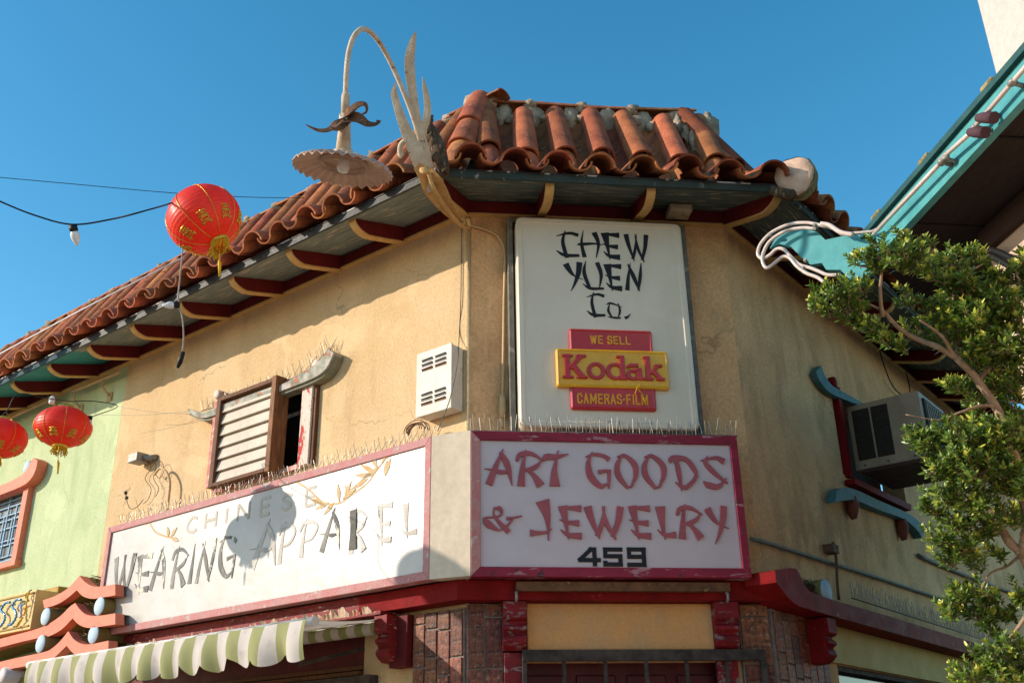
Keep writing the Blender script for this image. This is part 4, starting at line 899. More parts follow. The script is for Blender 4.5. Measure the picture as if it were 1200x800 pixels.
SAN = {'W': [((0, 1), (.25, 0)), ((.25, 0), (.5, .9)), ((.5, .9), (.75, 0)), ((.75, 0), (1, 1))], 'E': [((0, 0), (0, 1)), ((0, 1), (.9, 1)), ((0, .5), (.8, .5)), ((0, 0), (.9, 0))],
       'S': [((1, .82), (.8, 1)), ((.8, 1), (.2, 1)), ((.2, 1), (0, .8)), ((0, .8), (.1, .6)), ((.1, .6), (.9, .4)), ((.9, .4), (1, .2)), ((1, .2), (.8, 0)), ((.8, 0), (.2, 0)), ((.2, 0), (0, .18))],
       'L': [((0, 0), (0, 1)), ((0, 0), (.9, 0))], 'C': [((1, .78), (.8, 1)), ((.8, 1), (.2, 1)), ((.2, 1), (0, .8)), ((0, .8), (0, .2)), ((0, .2), (.2, 0)), ((.2, 0), (.8, 0)), ((.8, 0), (1, .22))],
       'A': [((0, 0), (.5, 1)), ((.5, 1), (1, 0)), ((.22, .32), (.78, .32))], 'M': [((0, 0), (0, 1)), ((0, 1), (.5, .25)), ((.5, .25), (1, 1)), ((1, 1), (1, 0))],
       'R': [((0, 0), (0, 1)), ((0, 1), (.8, 1)), ((.8, 1), (.95, .8)), ((.95, .8), (.8, .5)), ((.8, .5), (0, .5)), ((.5, .5), (1, 0))], 'F': [((0, 0), (0, 1)), ((0, 1), (.9, 1)), ((0, .5), (.75, .5))],
       'I': [((.5, 0), (.5, 1))], '-': [((.3, .48), (.7, .48))]}
def sans(text, a, z_, w, h, off, t_, wd):
    tot = sum(wd.get(c_, 1.) for c_ in text); x = a
    for c_ in text:
        cw = w*wd.get(c_, 1.)/tot
        if c_ != ' ': blockglyph(FC, SAN[c_], x+cw*.18, z_, cw*.62, h, off, .003, t_, M_KTXT, lb)
        x += cw
a, z_, w, h = z4(314, 454, 442, 472); sans('WE SELL', a, z_+.008, w, h-.016, OF+.024, .0115, {'W': 1.35, ' ': .5})
a, z_, w, h = z4(272, 512, 636, 672); sans('CAMERAS-FILM', a, z_+.008, w, h-.016, OF+.024, .012, {'M': 1.3, 'I': .6, '-': .55, 'L': .85, 'F': .9})
# slab letters
def ring(b, cx, cz, rx, rz, t_, y, th, n=20):
    pts = [(cx+rx*cos(2*pi*i/n), cz+rz*sin(2*pi*i/n), t_*(.75+.35*abs(cos(2*pi*i/n)))) for i in range(n+1)]; ribbon(b, pts, y, th, 1)
def bar(b, p, q, t_, y, th): ribbon(b, [(p[0], p[1], t_), (q[0], q[1], t_)], y, th, 1)
a, z_, w, h = z4(222, 560, 512, 592); yk = -OF-.039; u = h; th = .016
def KL(letter_, x, wd):
    b = MB(); X = lambda t: x+wd*t; Z = lambda t: z_+u*t; t1, t2 = u*.20, u*.095
    i = [0]
    def B_(p, q, t_): i[0] += 1; bar(b, (X(p[0]), Z(p[1])), (X(q[0]), Z(q[1])), t_, yk-th-.0008*i[0], th+.0008*i[0]-.0005)
    if letter_ == 'K':
        B_((.22, 0), (.22, 1), t1); B_((0, .06), (.46, .06), t2); B_((0, .94), (.46, .94), t2); B_((.34, .42), (.80, .94), u*.17); B_((.42, .58), (.86, .04), t1); B_((.60, .94), (1, .94), t2); B_((.60, .06), (1.04, .06), t2)
    if letter_ == 'k':
        B_((.22, 0), (.22, 1), t1); B_((0, .06), (.48, .06), t2); B_((0, .95), (.3, .95), t2); B_((.36, .30), (.74, .60), u*.13); B_((.46, .42), (.86, .04), t1*.85); B_((.56, .62), (.98, .62), t2); B_((.62, .06), (1.06, .06), t2)
    if letter_ in 'od': i[0] += 1; ring(b, X(.45), Z(.34), wd*.37, u*.29, u*.15, yk-th-.0008, th+.0003)
    if letter_ == 'd': B_((.80, 0), (.80, 1), t1*.95); B_((.52, .95), (.8, .95), t2); B_((.8, .06), (1.05, .06), t2)
    if letter_ == 'a':
        ring(b, X(.36), Z(.22), wd*.26, u*.17, u*.15, yk-th-.0008, th+.0003); i[0] = 2
        B_((.72, .02), (.72, .5), t1*.9); B_((.16, .60), (.66, .62), u*.14); B_((.08, .50), (.16, .60), u*.12); B_((.72, .06), (1.02, .06), t2); B_((.40, .40), (.7, .40), u*.09)
    part('letter', b, M_KRED, FC.M, bd, bev=.003)
pos = [('K', .00, .235), ('o', .245, .19), ('d', .43, .20), ('a', .625, .185), ('k', .80, .19)]
for c_, p, wd in pos: KL(c_, a+w*p, w*wd*1.0)
b = MB(); q = [pf(FC, *v, OF+.06) for v in ((744, 462), (747, 453), (750, 449), (748, 456), (753, 462), (757, 474))]
b.tube(q, .004, 5); part('cocoon', b, M_TASS, FC.M, lb)
b = MB(); p = pf(FC, 797, 247, .2); b.box(p.x-.10, p.x+.09, -.26, -.10, p.z-.03, p.z+.035)
solo('wood_block', b, mat('frayed_cream_wood', (.50, .40, .27), (.34, .26, .17), 14, rough=.9, bump=.8), 'small frayed cream block on top right of the light box sign', 'block', FC.M, bev=.012)

# ---------------------------------------------------------------- green neighbour
GX0, GX1 = -9.5, -LEN-.003
gb = thing('green_building', 'pale green stucco shop with coral trim beside the tan corner building', 'building', Matrix.Translation(wp(FL, -6.5, 0, 0)))
part('wall', wall_mb(GX0, GX1, 0, 6.06, [(-7.95, -6.66, 3.99, 4.80), (-9.2, -5.3, -.05, 2.45)]), M_GREEN, FL.M, gb)
part('back', MB().box(-9.3, -5, .6, .62, 0, 4.9), M_DARK, FL.M, gb)
GF = [(FL, GX0, GX1, 0, 0)]
part('soffit', soffit_mb(GX0, GX1, 0, 0), M_TEALSOF, FL.M, gb)
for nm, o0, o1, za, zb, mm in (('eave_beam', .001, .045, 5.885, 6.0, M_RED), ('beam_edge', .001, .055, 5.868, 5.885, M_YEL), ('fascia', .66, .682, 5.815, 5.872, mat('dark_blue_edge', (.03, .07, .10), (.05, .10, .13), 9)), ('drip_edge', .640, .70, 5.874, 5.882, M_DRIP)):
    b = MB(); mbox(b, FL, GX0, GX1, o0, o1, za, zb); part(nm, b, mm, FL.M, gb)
for i in range(6, 11): rafter(FL, -(.70+.795*i), gb)
grf = part('roof', deck_mb([(FL, GX0, GX1, 0, 0)]), MATS['dark_roof_deck'], WI, gb)
roof_tiles(FL, GX0+.9, GX1, 0, 0, grf, .335, .29, 0, .3)
b = MB(); b.tube([pd(-60, 447, 12.2), pd(94, 364, 11.2), pd(214, 302, 10.2)], .010, 6)
part('roof_pipe', b, mat('white_pipe', (.75, .75, .75), rough=.4, bump=0), WI, gb)
# window with coral frame and blue lattice
gw = part('window', MB().box(-6.70, -6.585, -.07, .10, 3.96, 4.86), M_CORAL, FL.M, gb, label='window with coral frame and blue lattice', bev=.005)
o = .09
lo = [tuple(pf(FL, *q, o)) for q in ((-60, 605), (0, 582), (28, 571), (40, 562), (46, 550), (48, 540))]; hi = [tuple(pf(FL, *q, o)) for q in ((-60, 590), (0, 571), (24, 560), (34, 552), (40, 541), (43, 537))]
b = MB(); b.prism([(p[0], p[2]) for p in cr(lo, 3)]+[(p[0], p[2]) for p in cr(hi, 3)[::-1]], -.13, -.005); part('canopy', b, M_CORAL, FL.M, gw, bev=.005)
b = MB(); b.box(-8.1, -6.56, -.085, .09, 3.895, 3.962); part('sill', b, M_CORAL, FL.M, gw, bev=.005)
p = pf(FL, 36, 548, .05); b = MB(); b.lathe([(0, .10), (.075, .10), (.08, .09), (.08, 0)], T(p.x, 0, p.z) @ Matrix.Rotation(pi/2, 4, 'X'), 18); part('boss', b, M_LBLUE, FL.M, gw)
b = MB(); b.box(-7.95, -6.70, .045, .055, 3.97, 4.8); part('pane', b, M_WPANE, FL.M, gw)
b = MB()
for z in (4.01, 4.06, 4.20, 4.25, 4.40, 4.50, 4.56, 4.66, 4.73): b.box(-7.95, -6.702, .018, .038, z, z+.014)
for i, x in enumerate((-6.74, -6.82, -6.96, -7.02, -7.16, -7.23, -7.4, -7.5)):
    b.box(x-.008, x+.008, .012, .030, (4.02, 3.97, 4.06, 4.21)[i % 4], (4.8, 4.56, 4.66, 4.51)[i % 4])
part('lattice', b, M_BLUEL, FL.M, gw)
# tiered upturned mouldings with round blue ends
tiers = [(((50, 703), (64, 698), (78, 690), (87, 681), (93, 674)), ((93, 674), (99, 681), (107, 686), (117, 687), (135, 684)), ((52, 712), (66, 708), (78, 701), (90, 691)), ((90, 691), (97, 698), (107, 701), (117, 700), (135, 697))),
         (((-60, 765), (0, 748), (38, 738), (56, 731), (71, 721), (81, 711), (88, 706)), ((88, 706), (94, 714), (102, 720), (115, 721), (135, 718)), ((-60, 776), (0, 758), (40, 748), (57, 745), (72, 737), (85, 724)), ((85, 724), (92, 731), (102, 735), (115, 734), (135, 731))),
         (((-60, 793), (0, 775), (49, 764), (61, 759), (71, 750), (80, 739)), ((80, 739), (86, 748), (96, 754), (108, 754), (127, 750)), ((-60, 804), (0, 786), (50, 776), (62, 771), (78, 756)), ((78, 756), (86, 765), (97, 769), (108, 768), (127, 764)))]
for i, (tl, tr_, bl, br) in enumerate(tiers):
    off = .40+.03*i
    def cv(q): return [(p[0], p[2]) for p in cr([tuple(pf(FL, x, y, off)) for x, y in q], 3)]
    U = cv(tl)+cv(tr_)[1:]; D = cv(bl)+cv(br)[1:]
    b = MB(); b.prism(U+D[::-1], -off, -off+.09); tm = part('eave_moulding', b, M_CORAL, FL.M, gb)
    n = len(D); vs = [(x, -off+.088, z+.015) for x, z in D]+[(x, -.003, z+.015) for x, z in D]+[(x, -off+.088, z-.004) for x, z in U]+[(x, -.003, z-.004) for x, z in U]; n2 = len(U)
    b = MB(); b.add(vs, [(j, j+1, n+j+1, n+j) for j in range(n-1)]); b.add(vs[2*n:], [(j+1, j, n2+j, n2+j+1) for j in range(n2-1)])
    part('underside', b, M_OLIVE, FL.M, tm)
    b = MB()
    for k in range(40):
        p = Vector(cv(tr_)[random.randint(1, 8)]); b.tube([(p.x+jit(.06), -off+.10+random.random()*.2, p.y+.015), (p.x+jit(.1), -off+.10+random.random()*.2, p.y+.04)], .004, 4)
    part('nest_straw', b, M_STRAW, FL.M, tm, kind='stuff')
for x, y, off in ((54, 722, .44), (48, 754, .46), (117, 710, .40), (110, 743, .42)):
    p = pf(FL, x, y, off); Q = T(p.x, -.01, p.z) @ Matrix.Rotation(pi/2, 4, 'X')
    b = MB(); b.lathe([(.082, off-.006), (.082, .0)], Q, 18); lg = part('round_purlin', b, M_OLIVE, FL.M, gb)
    b = MB(); b.lathe([(0, off), (.080, off), (.083, off-.006)], Q, 18); part('purlin_end', b, M_LBLUE, FL.M, lg)
b = MB(); b.box(-9.4, -5.3, -.35, -.003, 2.50, 2.62); part('lower_beam', b, M_OLIVE, FL.M, gb)
b = MB(); p = pf(FL, 3, 790, .5); b.lathe([(0, .5), (.07, .5), (.07, 0)], T(p.x, 0, p.z) @ Matrix.Rotation(pi/2, 4, 'X'), 16); part('round_purlin', b, mat('pale_mauve_paint', (.6, .5, .5)), FL.M, gb)

# yellow neon sign box on the green wall
ys = thing('neon_box_sign', 'cream yellow sheet metal sign box with blue glass tube lettering on green wall', 'sign', Matrix.Translation(wp(FL, -6.3, .3, 2.9)))
oY = .42
a = pf(FL, 43, 690, oY); c_ = pf(FL, 33, 737, oY); e_ = pf(FL, -60, 755, oY); t_ = pf(FL, -60, 712, oY)
b = MB(); b.box(-8.9, a.x, -oY, -.16, c_.z+.0, a.z); part('box', b, M_SIGNY, FL.M, ys, bev=.006)
b = MB(); b.box(-8.8, a.x-.02, -.158, -.003, c_.z+.03, a.z-.05); part('back_box', b, M_SIGNYS, FL.M, ys)
b = MB(); b.box(-6.35, a.x+.0, -.20, -.06, a.z+.002, a.z+.06); part('top_box', b, M_SIGNYS, FL.M, ys, bev=.004)
b = MB(); b.tube([(a.x+.02, -.05, a.z-.1), (a.x+.03, -.06, a.z+.1)], .012, 6); part('bracket', b, M_RUST, FL.M, ys)
b = MB(); zt, zb2 = a.z, c_.z; h = zt-zb2
b.box(-8.85, a.x-.03, -oY-.012, -oY-.001, zt-.035, zt-.02); b.box(-8.85, a.x-.03, -oY-.012, -oY-.001, zb2+.03, zb2+.045); part('rim', b, M_SIGNYS, FL.M, ys)
def ntube(pts, mm, r=.009):
    b = MB(); b.tube([(a.x+x, -oY-.035-.01*(k % 2), zb2+h*z) for k, (x, z) in enumerate(cr(pts, 5))], r, 6); part('glass_tube', b, mm, FL.M, ys)
ntube([(-.20, .78), (-.30, .80), (-.36, .66), (-.28, .52), (-.24, .36), (-.30, .20), (-.38, .18)], M_NBLUE, .012)
ntube([(-.42, .78), (-.52, .78), (-.58, .62), (-.50, .50), (-.47, .34), (-.53, .2), (-.60, .2)], M_NBLUE, .012)
ntube([(-.66, .82), (-.78, .80), (-.80, .52), (-.80, .24), (-.68, .2)], M_NBLUE, .012); ntube([(-.80, .52), (-.70, .52)], M_NBLUE, .012)
ntube([(-.24, .62), (-.10, .66)], M_NBLUE); ntube([(-.18, .64), (-.14, .30)], M_NLIL, .014)
ntube([(-.07, .92), (-.08, .5), (-.09, .35)], M_TASS, .009); ntube([(-.10, .3), (-.17, .2), (-.20, .1)], M_TASS, .009); ntube([(-.03, .98), (-.12, .86), (-.04, .70)], M_LOGSIDE, .007)

# ---------------------------------------------------------------- awning
aw = thing('awning', 'faded green and white striped canvas awning with a scalloped ragged edge', 'awning', Matrix.Translation(wp(FL, -2.2, .9, 2.3)))
ax0, ax1, aoff, az = -4.25, -.625, .9, 2.615
nx, nz = 180, 8; vs = []; uv = []
for i in range(nx+1):
    x = ax0+(ax1-ax0)*i/nx; sc = abs(sin(pi*(x/.285))); drop = .20+.07*sc**.6+.03*noise.noise(Vector((x*3, 0, 0)))
    if abs(x+1.35) < .22 or abs(x+1.9) < .12: drop -= .05*(.5+.5*cos((x+1.35)*20))
    sag = -.035*math.exp(-((x+4.0)/.9)**2)
    for j in range(nz+1):
        t = j/nz; wv = (.028*sin(x*22+1.3*sin(x*3))+.02*sin(x*9.3))*t
        vs.append((x, -aoff-.02*sin(t*pi)-wv, az+.0*sag-drop*t)); uv.append((x/.262+.035*t*sin(x*5), t))
fs = [(i*(nz+1)+j, i*(nz+1)+j+1, (i+1)*(nz+1)+j+1, (i+1)*(nz+1)+j) for i in range(nx) for j in range(nz)]
me = bpy.data.meshes.new('valance'); me.from_pydata(vs, [], fs); ul = me.uv_layers.new(name='UVMap')
for l in me.loops: ul.data[l.index].uv = uv[l.vertex_index]
me.materials.append(M_AWN); me.polygons.foreach_set('use_smooth', [True]*len(fs)); o = link('valance', me, FL.M, aw)
vs = []; uv = []
for i in range(nx+1):
    x = ax0+(ax1-ax0)*i/nx
    for j in range(7):
        t = j/6; vs.append((x, -aoff+.72*t, az+.004+.075*t-.02*sin(pi*t)-.006*sin(x*22))); uv.append((x/.262, t))
fs = [(i*7+j, (i+1)*7+j, (i+1)*7+j+1, i*7+j+1) for i in range(nx) for j in range(6)]
me = bpy.data.meshes.new('canopy_cloth'); me.from_pydata(vs, [], fs); ul = me.uv_layers.new(name='UVMap')
for l in me.loops: ul.data[l.index].uv = uv[l.vertex_index]
me.materials.append(M_AWN); me.polygons.foreach_set('use_smooth', [True]*len(fs)); link('canopy_cloth', me, FL.M, aw)
b = MB(); b.tube([(ax0-.05, -aoff+.035, az-.012), (ax1+.06, -aoff+.035, az-.012)], .034, 12); part('front_bar', b, mat('white_bar', (.7, .66, .6), rough=.5), FL.M, aw)
def striped_tube(x0, x1, o, z, r):
    b = MB(); n = 14; K_ = 40; vs = []; uv = []
    for i in range(K_+1):
        x = x0+(x1-x0)*i/K_; rr = r*(1+.08*noise.noise(Vector((x*9, 2, 0))))
        for j in range(n): t = 2*pi*j/n; vs.append((x, -o+rr*cos(t), z+rr*sin(t)-.0)); uv.append((x/.17, j/n))
    fs = [(i*n+j, (i+1)*n+j, (i+1)*n+(j+1) % n, i*n+(j+1) % n) for i in range(K_) for j in range(n)]
    me = bpy.data.meshes.new('cloth_roll'); me.from_pydata(vs, [], fs); ul = me.uv_layers.new(name='UVMap')
    for l in me.loops: ul.data[l.index].uv = uv[l.vertex_index]
    me.materials.append(M_AWN); me.polygons.foreach_set('use_smooth', [True]*len(fs)); link('cloth_roll', me, FL.M, aw)
p0, p1 = pf(FL, 372, 748, .13), pf(FL, 446, 731, .13); striped_tube(-4.2, p1.x, .13, (p0.z+p1.z)/2, .05)
b = MB(); b.tube([(p1.x, -.13, p1.z), (p1.x+.04, -.13, p1.z)], [.06, .055], 12); b.tube([(p1.x+.03, -.13, p1.z), (p1.x+.04, -.05, p1.z+.02)], .018, 6); part('roller_end', b, M_RUST, FL.M, aw)
b = MB(); b.tube([(ax1-.12, -aoff+.03, az-.03), (ax1-.5, -.5, az-.22), (ax1-.25, -.12, az-.10)], .014, 6); part('folding_arm', b, M_GATE, FL.M, aw)

# ---------------------------------------------------------------- metal louvred box
lvb = thing('junction_box', 'white rusty louvred metal box on the sunlit stucco near the corner', 'utility box', Matrix.Translation(wp(FL, -.2, .06, 4.2)))
bx0, bx1, bz0, bz1 = -.385, -.028, 4.18, 4.70
b = MB(); b.box(bx0, bx1, -.125, -.005, bz0, bz1); part('cabinet', b, M_BOXW, FL.M, lvb, bev=.008)
b = MB(); b.box(bx0-.006, bx1+.006, -.145, -.1255, bz0-.006, bz1+.006); dd = part('door', b, M_BOXW, FL.M, lvb, bev=.006)
for zz in (bz0+.36, bz0+.075):
    for xx in (bx0+.055, bx0+.195):
        for k in range(3):
            b = MB(); z = zz+k*.038; b.add([(xx, -.1452, z), (xx+.115, -.1452, z+.004), (xx+.115, -.1452, z+.017), (xx, -.1452, z+.013), (xx, -.158, z+.016), (xx+.115, -.158, z+.020)], [(0, 1, 2, 3), (3, 2, 5, 4)])
            b.box(xx, xx+.115, -.1478, -.1462, z, z+.013); part('louvre', b, M_RUST if k == 0 else M_LINE, FL.M, dd)

# ---------------------------------------------------------------- lanterns
EMB = [((-.4, .42), (.4, .42)), ((0, .5), (0, .25)), ((-.3, .25), (.3, .25)), ((-.42, .1), (.42, .1)), ((-.3, -.02), (-.3, -.22)), ((.3, -.02), (.3, -.22)), ((-.3, -.02), (.3, -.02)), ((-.3, -.22), (.3, -.22)), ((-.45, -.35), (.45, -.35)),
       ((-.2, -.35), (-.35, -.5)), ((.2, -.35), (.35, -.5)), ((-.1, .1), (-.1, -.02)), ((.1, .1), (.1, -.02))]
def lantern(P, R, label, tilt=0., spin=0., lean=0., group='red paper lanterns strung overhead', H=.80, detail=True, tas=1.):
    M_ = Matrix.Translation(P) @ Matrix.Rotation(tilt, 4, 'Y') @ Matrix.Rotation(lean, 4, 'X') @ Matrix.Rotation(spin, 4, 'Z')
    t = thing('paper_lantern', label, 'lantern', Matrix.Translation(P), group)
    hz = R*H; prof = []; nr = 20
    r_in = .24*R; ph0 = math.asin(r_in/R)
    for i in range(nr*3+1):
        ph = ph0+(pi-2*ph0)*i/(nr*3); sc = 1-.012*(1 if i % 3 == 0 else 0)
        prof.append((R*sin(ph)*sc, hz*cos(ph)*sc))
    b = MB(); b.lathe(prof[::-1], M_, 48, lambda i, tt, r, z: (r*(1-.014*abs(cos(4*tt))**14), z)); body = part('shade', b, M_LANT, WI, t)
    if detail:
        for k in range(8):
            tt = 2*pi*k/8; b = MB(); b.tube([M_ @ Vector((R*1.004*sin(ph)*cos(tt), R*1.004*sin(ph)*sin(tt), hz*1.004*cos(ph))) for ph in [ph0+(pi-2*ph0)*i/16 for i in range(17)]], .0022, 5)
            part('seam', b, M_GOLD, WI, body)
        for k in range(8):
            tt = 2*pi*(k+.5)/8; b = MB(); phc = pi/2+.62
            def sp(u, v):
                ph = phc-v*.42; a_ = tt+u*.42/sin(ph)*.8
                return M_ @ Vector((R*1.010*sin(ph)*cos(a_), R*1.010*sin(ph)*sin(a_), hz*1.010*cos(ph)))
            for (p, q) in EMB:
                b.tube([sp(p[0]+(q[0]-p[0])*s_, p[1]+(q[1]-p[1])*s_) for s_ in (0, .5, 1)], .0048, 4)
            part('gold_emblem', b, M_GOLD, WI, body)
    zc = hz*cos(ph0)
    for sg in (1, -1):
        b = MB(); b.lathe([(r_in*1.12, sg*(zc-.004)), (r_in*1.14, sg*(zc+.014)), (r_in*1.02, sg*(zc+.020)), (r_in*.92, sg*(zc+.014)), (r_in*.92, sg*(zc-.01))][::sg], M_, 24); part('gold_ring', b, M_GOLD, WI, t)
    b = MB(); random.seed(int(P.x*100) % 97)
    for k in range(46):
        tt = 2*pi*k/46; a0 = M_ @ Vector((r_in*cos(tt), r_in*sin(tt), -zc-.01)); ln = R*.30*tas*random.uniform(.75, 1.1)
        b.tube([a0, a0+Vector((jit(.01), jit(.01), -ln*.5)), a0+Vector((jit(.022), jit(.02), -ln))], .0035, 4)
    part('fringe', b, M_TASS, WI, t, kind='stuff')
    a0 = M_ @ Vector((0, 0, -zc-.01)); b = MB(); b.tube([a0, a0+Vector((.005, 0, -R*.5*tas))], .002, 4)
    b.tube([a0+Vector((.005, 0, -R*.5*tas)), a0+Vector((.012, 0, -R*.62*tas)), a0+Vector((.02, 0, -R*1.0*tas))], [.005, .011, .006], 6); part('tassel', b, M_TASS, WI, t)
    top = M_ @ Vector((0, 0, zc+.02)); b = MB(); b.tube([M_ @ Vector((-r_in, 0, zc+.012)), top+Vector((0, 0, .05)), M_ @ Vector((r_in, 0, zc+.012))], .003, 5); part('wire_handle', b, M_GOLD, WI, t)
    return top+Vector((0, 0, .05))
def pz(x, y, zc): return C0+ray(x, y)*zc
LA = pz(239, 257, 6.19)
ta = lantern(LA, .227, 'large red lantern tilted against the sky above the tile roof', rad(-34), .3, rad(-6), tas=1.0, H=.90)
tb = lantern(pz(74, 500, 8.35), .227, 'red lantern with gold fringe hanging whole in front of the green wall', 0, .35, H=.74)
tc_ = lantern(pz(-1, 513, 8.45), .224, 'red lantern cut by the left edge in front of the green wall', rad(4), .1, H=.74)
# more of the same string, hanging left of the view: they shade the long sign
def wl(x, y, o): p = pf(FL, x, y, o); return FL.M @ p
for (x, y, tt, R, lb_) in ((497, 676, 4.9, .22, 'red lantern on the nearer string just left of the view'),):
    lantern(wl(x, y, .3)+SD*tt, R, lb_, 0, 0, detail=False, H=.85)
def cable(name, pts, r, mm, label, cat='cable', group=None, sub=6, M_=None):
    b = MB(); b.tube([Vector(p) for p in cr([tuple(p) for p in pts], sub)], r, 6); return solo(name, b, mm, label, cat, M_ or WI, group)
def bulb(P, d, parent=None, label='', L_=.10, r=.025, cap=M_CABLE, solo_=True):
    d = Vector(d).normalized(); Q = d.to_track_quat('Z', 'Y').to_matrix().to_4x4(); Q.translation = P
    t = thing('string_light_bulb', label, 'light bulb', Matrix.Translation(P), None)
    b = MB(); b.lathe([(0, 0), (r*.85, .003), (r*.9, L_*.35), (r*.7, L_*.42)], Q, 14); part('socket', b, cap, WI, t)
    b = MB(); b.lathe([(r*.65, L_*.40), (r*.95, L_*.55), (r*.9, L_*.78), (r*.5, L_*1.05), (r*.12, L_*1.22), (0, L_*1.24)], Q, 14); part('glass', b, M_BULB, WI, t)
zc1 = 5.6
cable('string_light_cable', [pz(-120, 180, 5.0), pz(-40, 218, 5.3), pz(0, 236, 5.45), pz(40, 252, zc1), pz(84, 263, zc1), pz(130, 257, zc1), pz(170, 247, zc1), pz(206, 236, 6.1), pz(232, 222, 6.15)], .0052, M_CABLE, 'black cable sagging across the sky to the large lantern')
bulb(pz(85, 263, zc1), pz(91, 290, zc1)-pz(85, 263, zc1), label='white bulb hanging from the black cable against the sky', L_=.10, r=.026)
cable('guy_wire', [pz(-200, 190, 6.5), pz(0, 208, 6.6), pz(100, 217, 6.8), pz(200, 226, 7.0), pz(290, 231, 7.3), pz(356, 232, 7.6)], .0028, M_LINE, 'thin grey wire crossing the sky behind the large lantern', 'wire')
cable('drop_cord', [pz(216, 225, 6.1), pz(214, 290, 6.1), pz(211, 325, 6.1), pz(209, 350, 6.1), pz(214, 375, 6.1), pz(215, 400, 6.1), pz(212, 420, 6.1)], .0045, M_WHITEC, 'grey cord hanging straight down below the large lantern', 'cord')
bulb(pz(211, 357, 6.1), pz(188, 358, 6.06)-pz(211, 357, 6.1), label='white bulb sticking out sideways from the hanging cord', L_=.085, r=.024)
b = MB(); b.tube([pz(215, 412, 6.1), pz(211, 424, 6.1), pz(208, 431, 6.1)], [.012, .017, .008], 8); solo('cord_plug', b, M_CABLE, 'black plug at the end of the hanging cord', 'plug')
cable('string_light_cable', [pz(-60, 480, 7.2), pz(0, 487, 7.4), pz(20, 462, 7.5), pz(52, 466, 7.6), pz(80, 470, 8.2), pz(110, 470, 8.5), pz(138, 476, 8.9), pz(108, 488, 8.5), pz(104, 492, 8.4)], .004, M_CABLE, 'thin black cable looping over the two lanterns on the green wall')
bulb(pz(106, 487, 8.4), Vector((0, 0, -1)), label='small dark socket bulb at the right of the whole lantern', L_=.09, r=.022)
bulb(pz(60, 473, 8.35), Vector((0, 0, 1)), label='white bulb standing just above the whole lantern', L_=.06, r=.026, cap=M_BULB)
for i, (p, q) in enumerate((((138, 476), (224, 485)), ((112, 486), (224, 482)))):
    a = FL.M @ pf(FL, *p, .35); c_ = FL.M @ pf(FL, *q, .1); cable('guy_wire', [a, a.lerp(c_, .5)-Vector((0, 0, .02)), c_], .002, M_WHITEC, ('upper' if i == 0 else 'lower')+' faint wire running to the left tip of the window canopy', 'wire')
# awning-rod like pipe under the green eave
cp = thing('conduit', 'cream pipe running under the teal eave along the green wall', 'pipe', Matrix.Translation(wp(FL, -6, .1, 5.6)))
for q0, q1 in (((-60, 522), (66, 465)), ((86, 458), (140, 436))):
    a, c_ = pf(FL, *q0, .10), pf(FL, *q1, .10); b = MB(); b.tube([(a.x, a.y, a.z), (c_.x, c_.y, c_.z)], .018, 8); part('pipe', b, M_COND, FL.M, cp)
for q in ((122, 443), (88, 458), (66, 466)):
    a = pf(FL, *q, .1); b = MB(); b.tube([(a.x, -.1, a.z), (a.x-.02, -.09, a.z-.10), (a.x+.02, -.02, a.z-.19)], .012, 6); b.box(a.x-.03, a.x+.06, -.02, -.002, a.z-.25, a.z-.15); part('bracket', b, M_COND, FL.M, cp)

# ---------------------------------------------------------------- gooseneck lamp on the left eave corner
gl = thing('gooseneck_lamp', 'tall curved white iron lamp with fluted shade and leaf blades on the eave corner', 'lamp', Matrix.Translation(pz(505, 215, 7.5)))
arm = [(548, 263, 7.95), (535, 252, 7.8), (517, 232, 7.6), (505, 212, 7.5), (497, 190, 7.5), (488, 150, 7.5), (473, 108, 7.45), (456, 70, 7.4), (441, 45, 7.3), (427, 34, 7.2), (416, 41, 7.1), (409, 60, 7.05), (406, 85, 7.0), (405, 112, 7.0)]
b = MB(); b.tube([Vector(p) for p in cr([tuple(pz(*q)) for q in arm[3:]], 6)], .0185, 10); part('curved_arm', b, M_LAMP, WI, gl)
b = MB(); b.tube([pz(405.5, 108, 7.0), pz(405, 113, 7.0), pz(404.5, 134, 7.0)], [.022, .029, .029], 12); b.tube([pz(404.5, 134, 7.0), pz(403.5, 155, 7.0), pz(402, 182, 7.0)], [.040, .044, .056], 14)
b.tube([pz(402, 176, 7.0), pz(402, 186, 7.0)], [.07, .075], 14); part('stem', b, M_LAMP, WI, gl)
up = (pz(404, 140, 7.0)-pz(402, 190, 7.0)).normalized()
Pm = pz(402.5, 194, 7.0); axs = Vector((.0, -.0, 1)) 
Qs = Matrix.Translation(Pm) @ Matrix.Rotation(rad(14), 4, 'X') @ Matrix.Rotation(rad(5), 4, 'Y')
def flut(i, t, r, z):
    k = max(0, (r-.10)/.24); return (r*(1+.018*k*cos(30*t)), z+.013*k*sin(30*t))
pr_ = [(.045, .075), (.10, .055), (.17, .035), (.24, .015), (.30, -.006), (.342, -.03)]
b = MB(); b.lathe(pr_, Qs, 120, flut); b.lathe([(r, z-.008) for r, z in pr_][::-1], Qs, 120, flut); b.lathe([(.342, -.03), (.342, -.038)], Qs, 120, flut)
part('fluted_shade', b, M_SHADE, WI, gl)
b = MB(); b.lathe([(.165, .022), (.160, -.012), (.150, .03)], Qs, 40); part('inner_ring', b, M_SHADE, WI, gl)
b = MB(); b.lathe([(.03, .06), (.035, .02), (.045, -.02), (.03, -.05), (.0, -.058)], Qs, 14); part('lamp_globe', b, M_BULB, WI, gl)
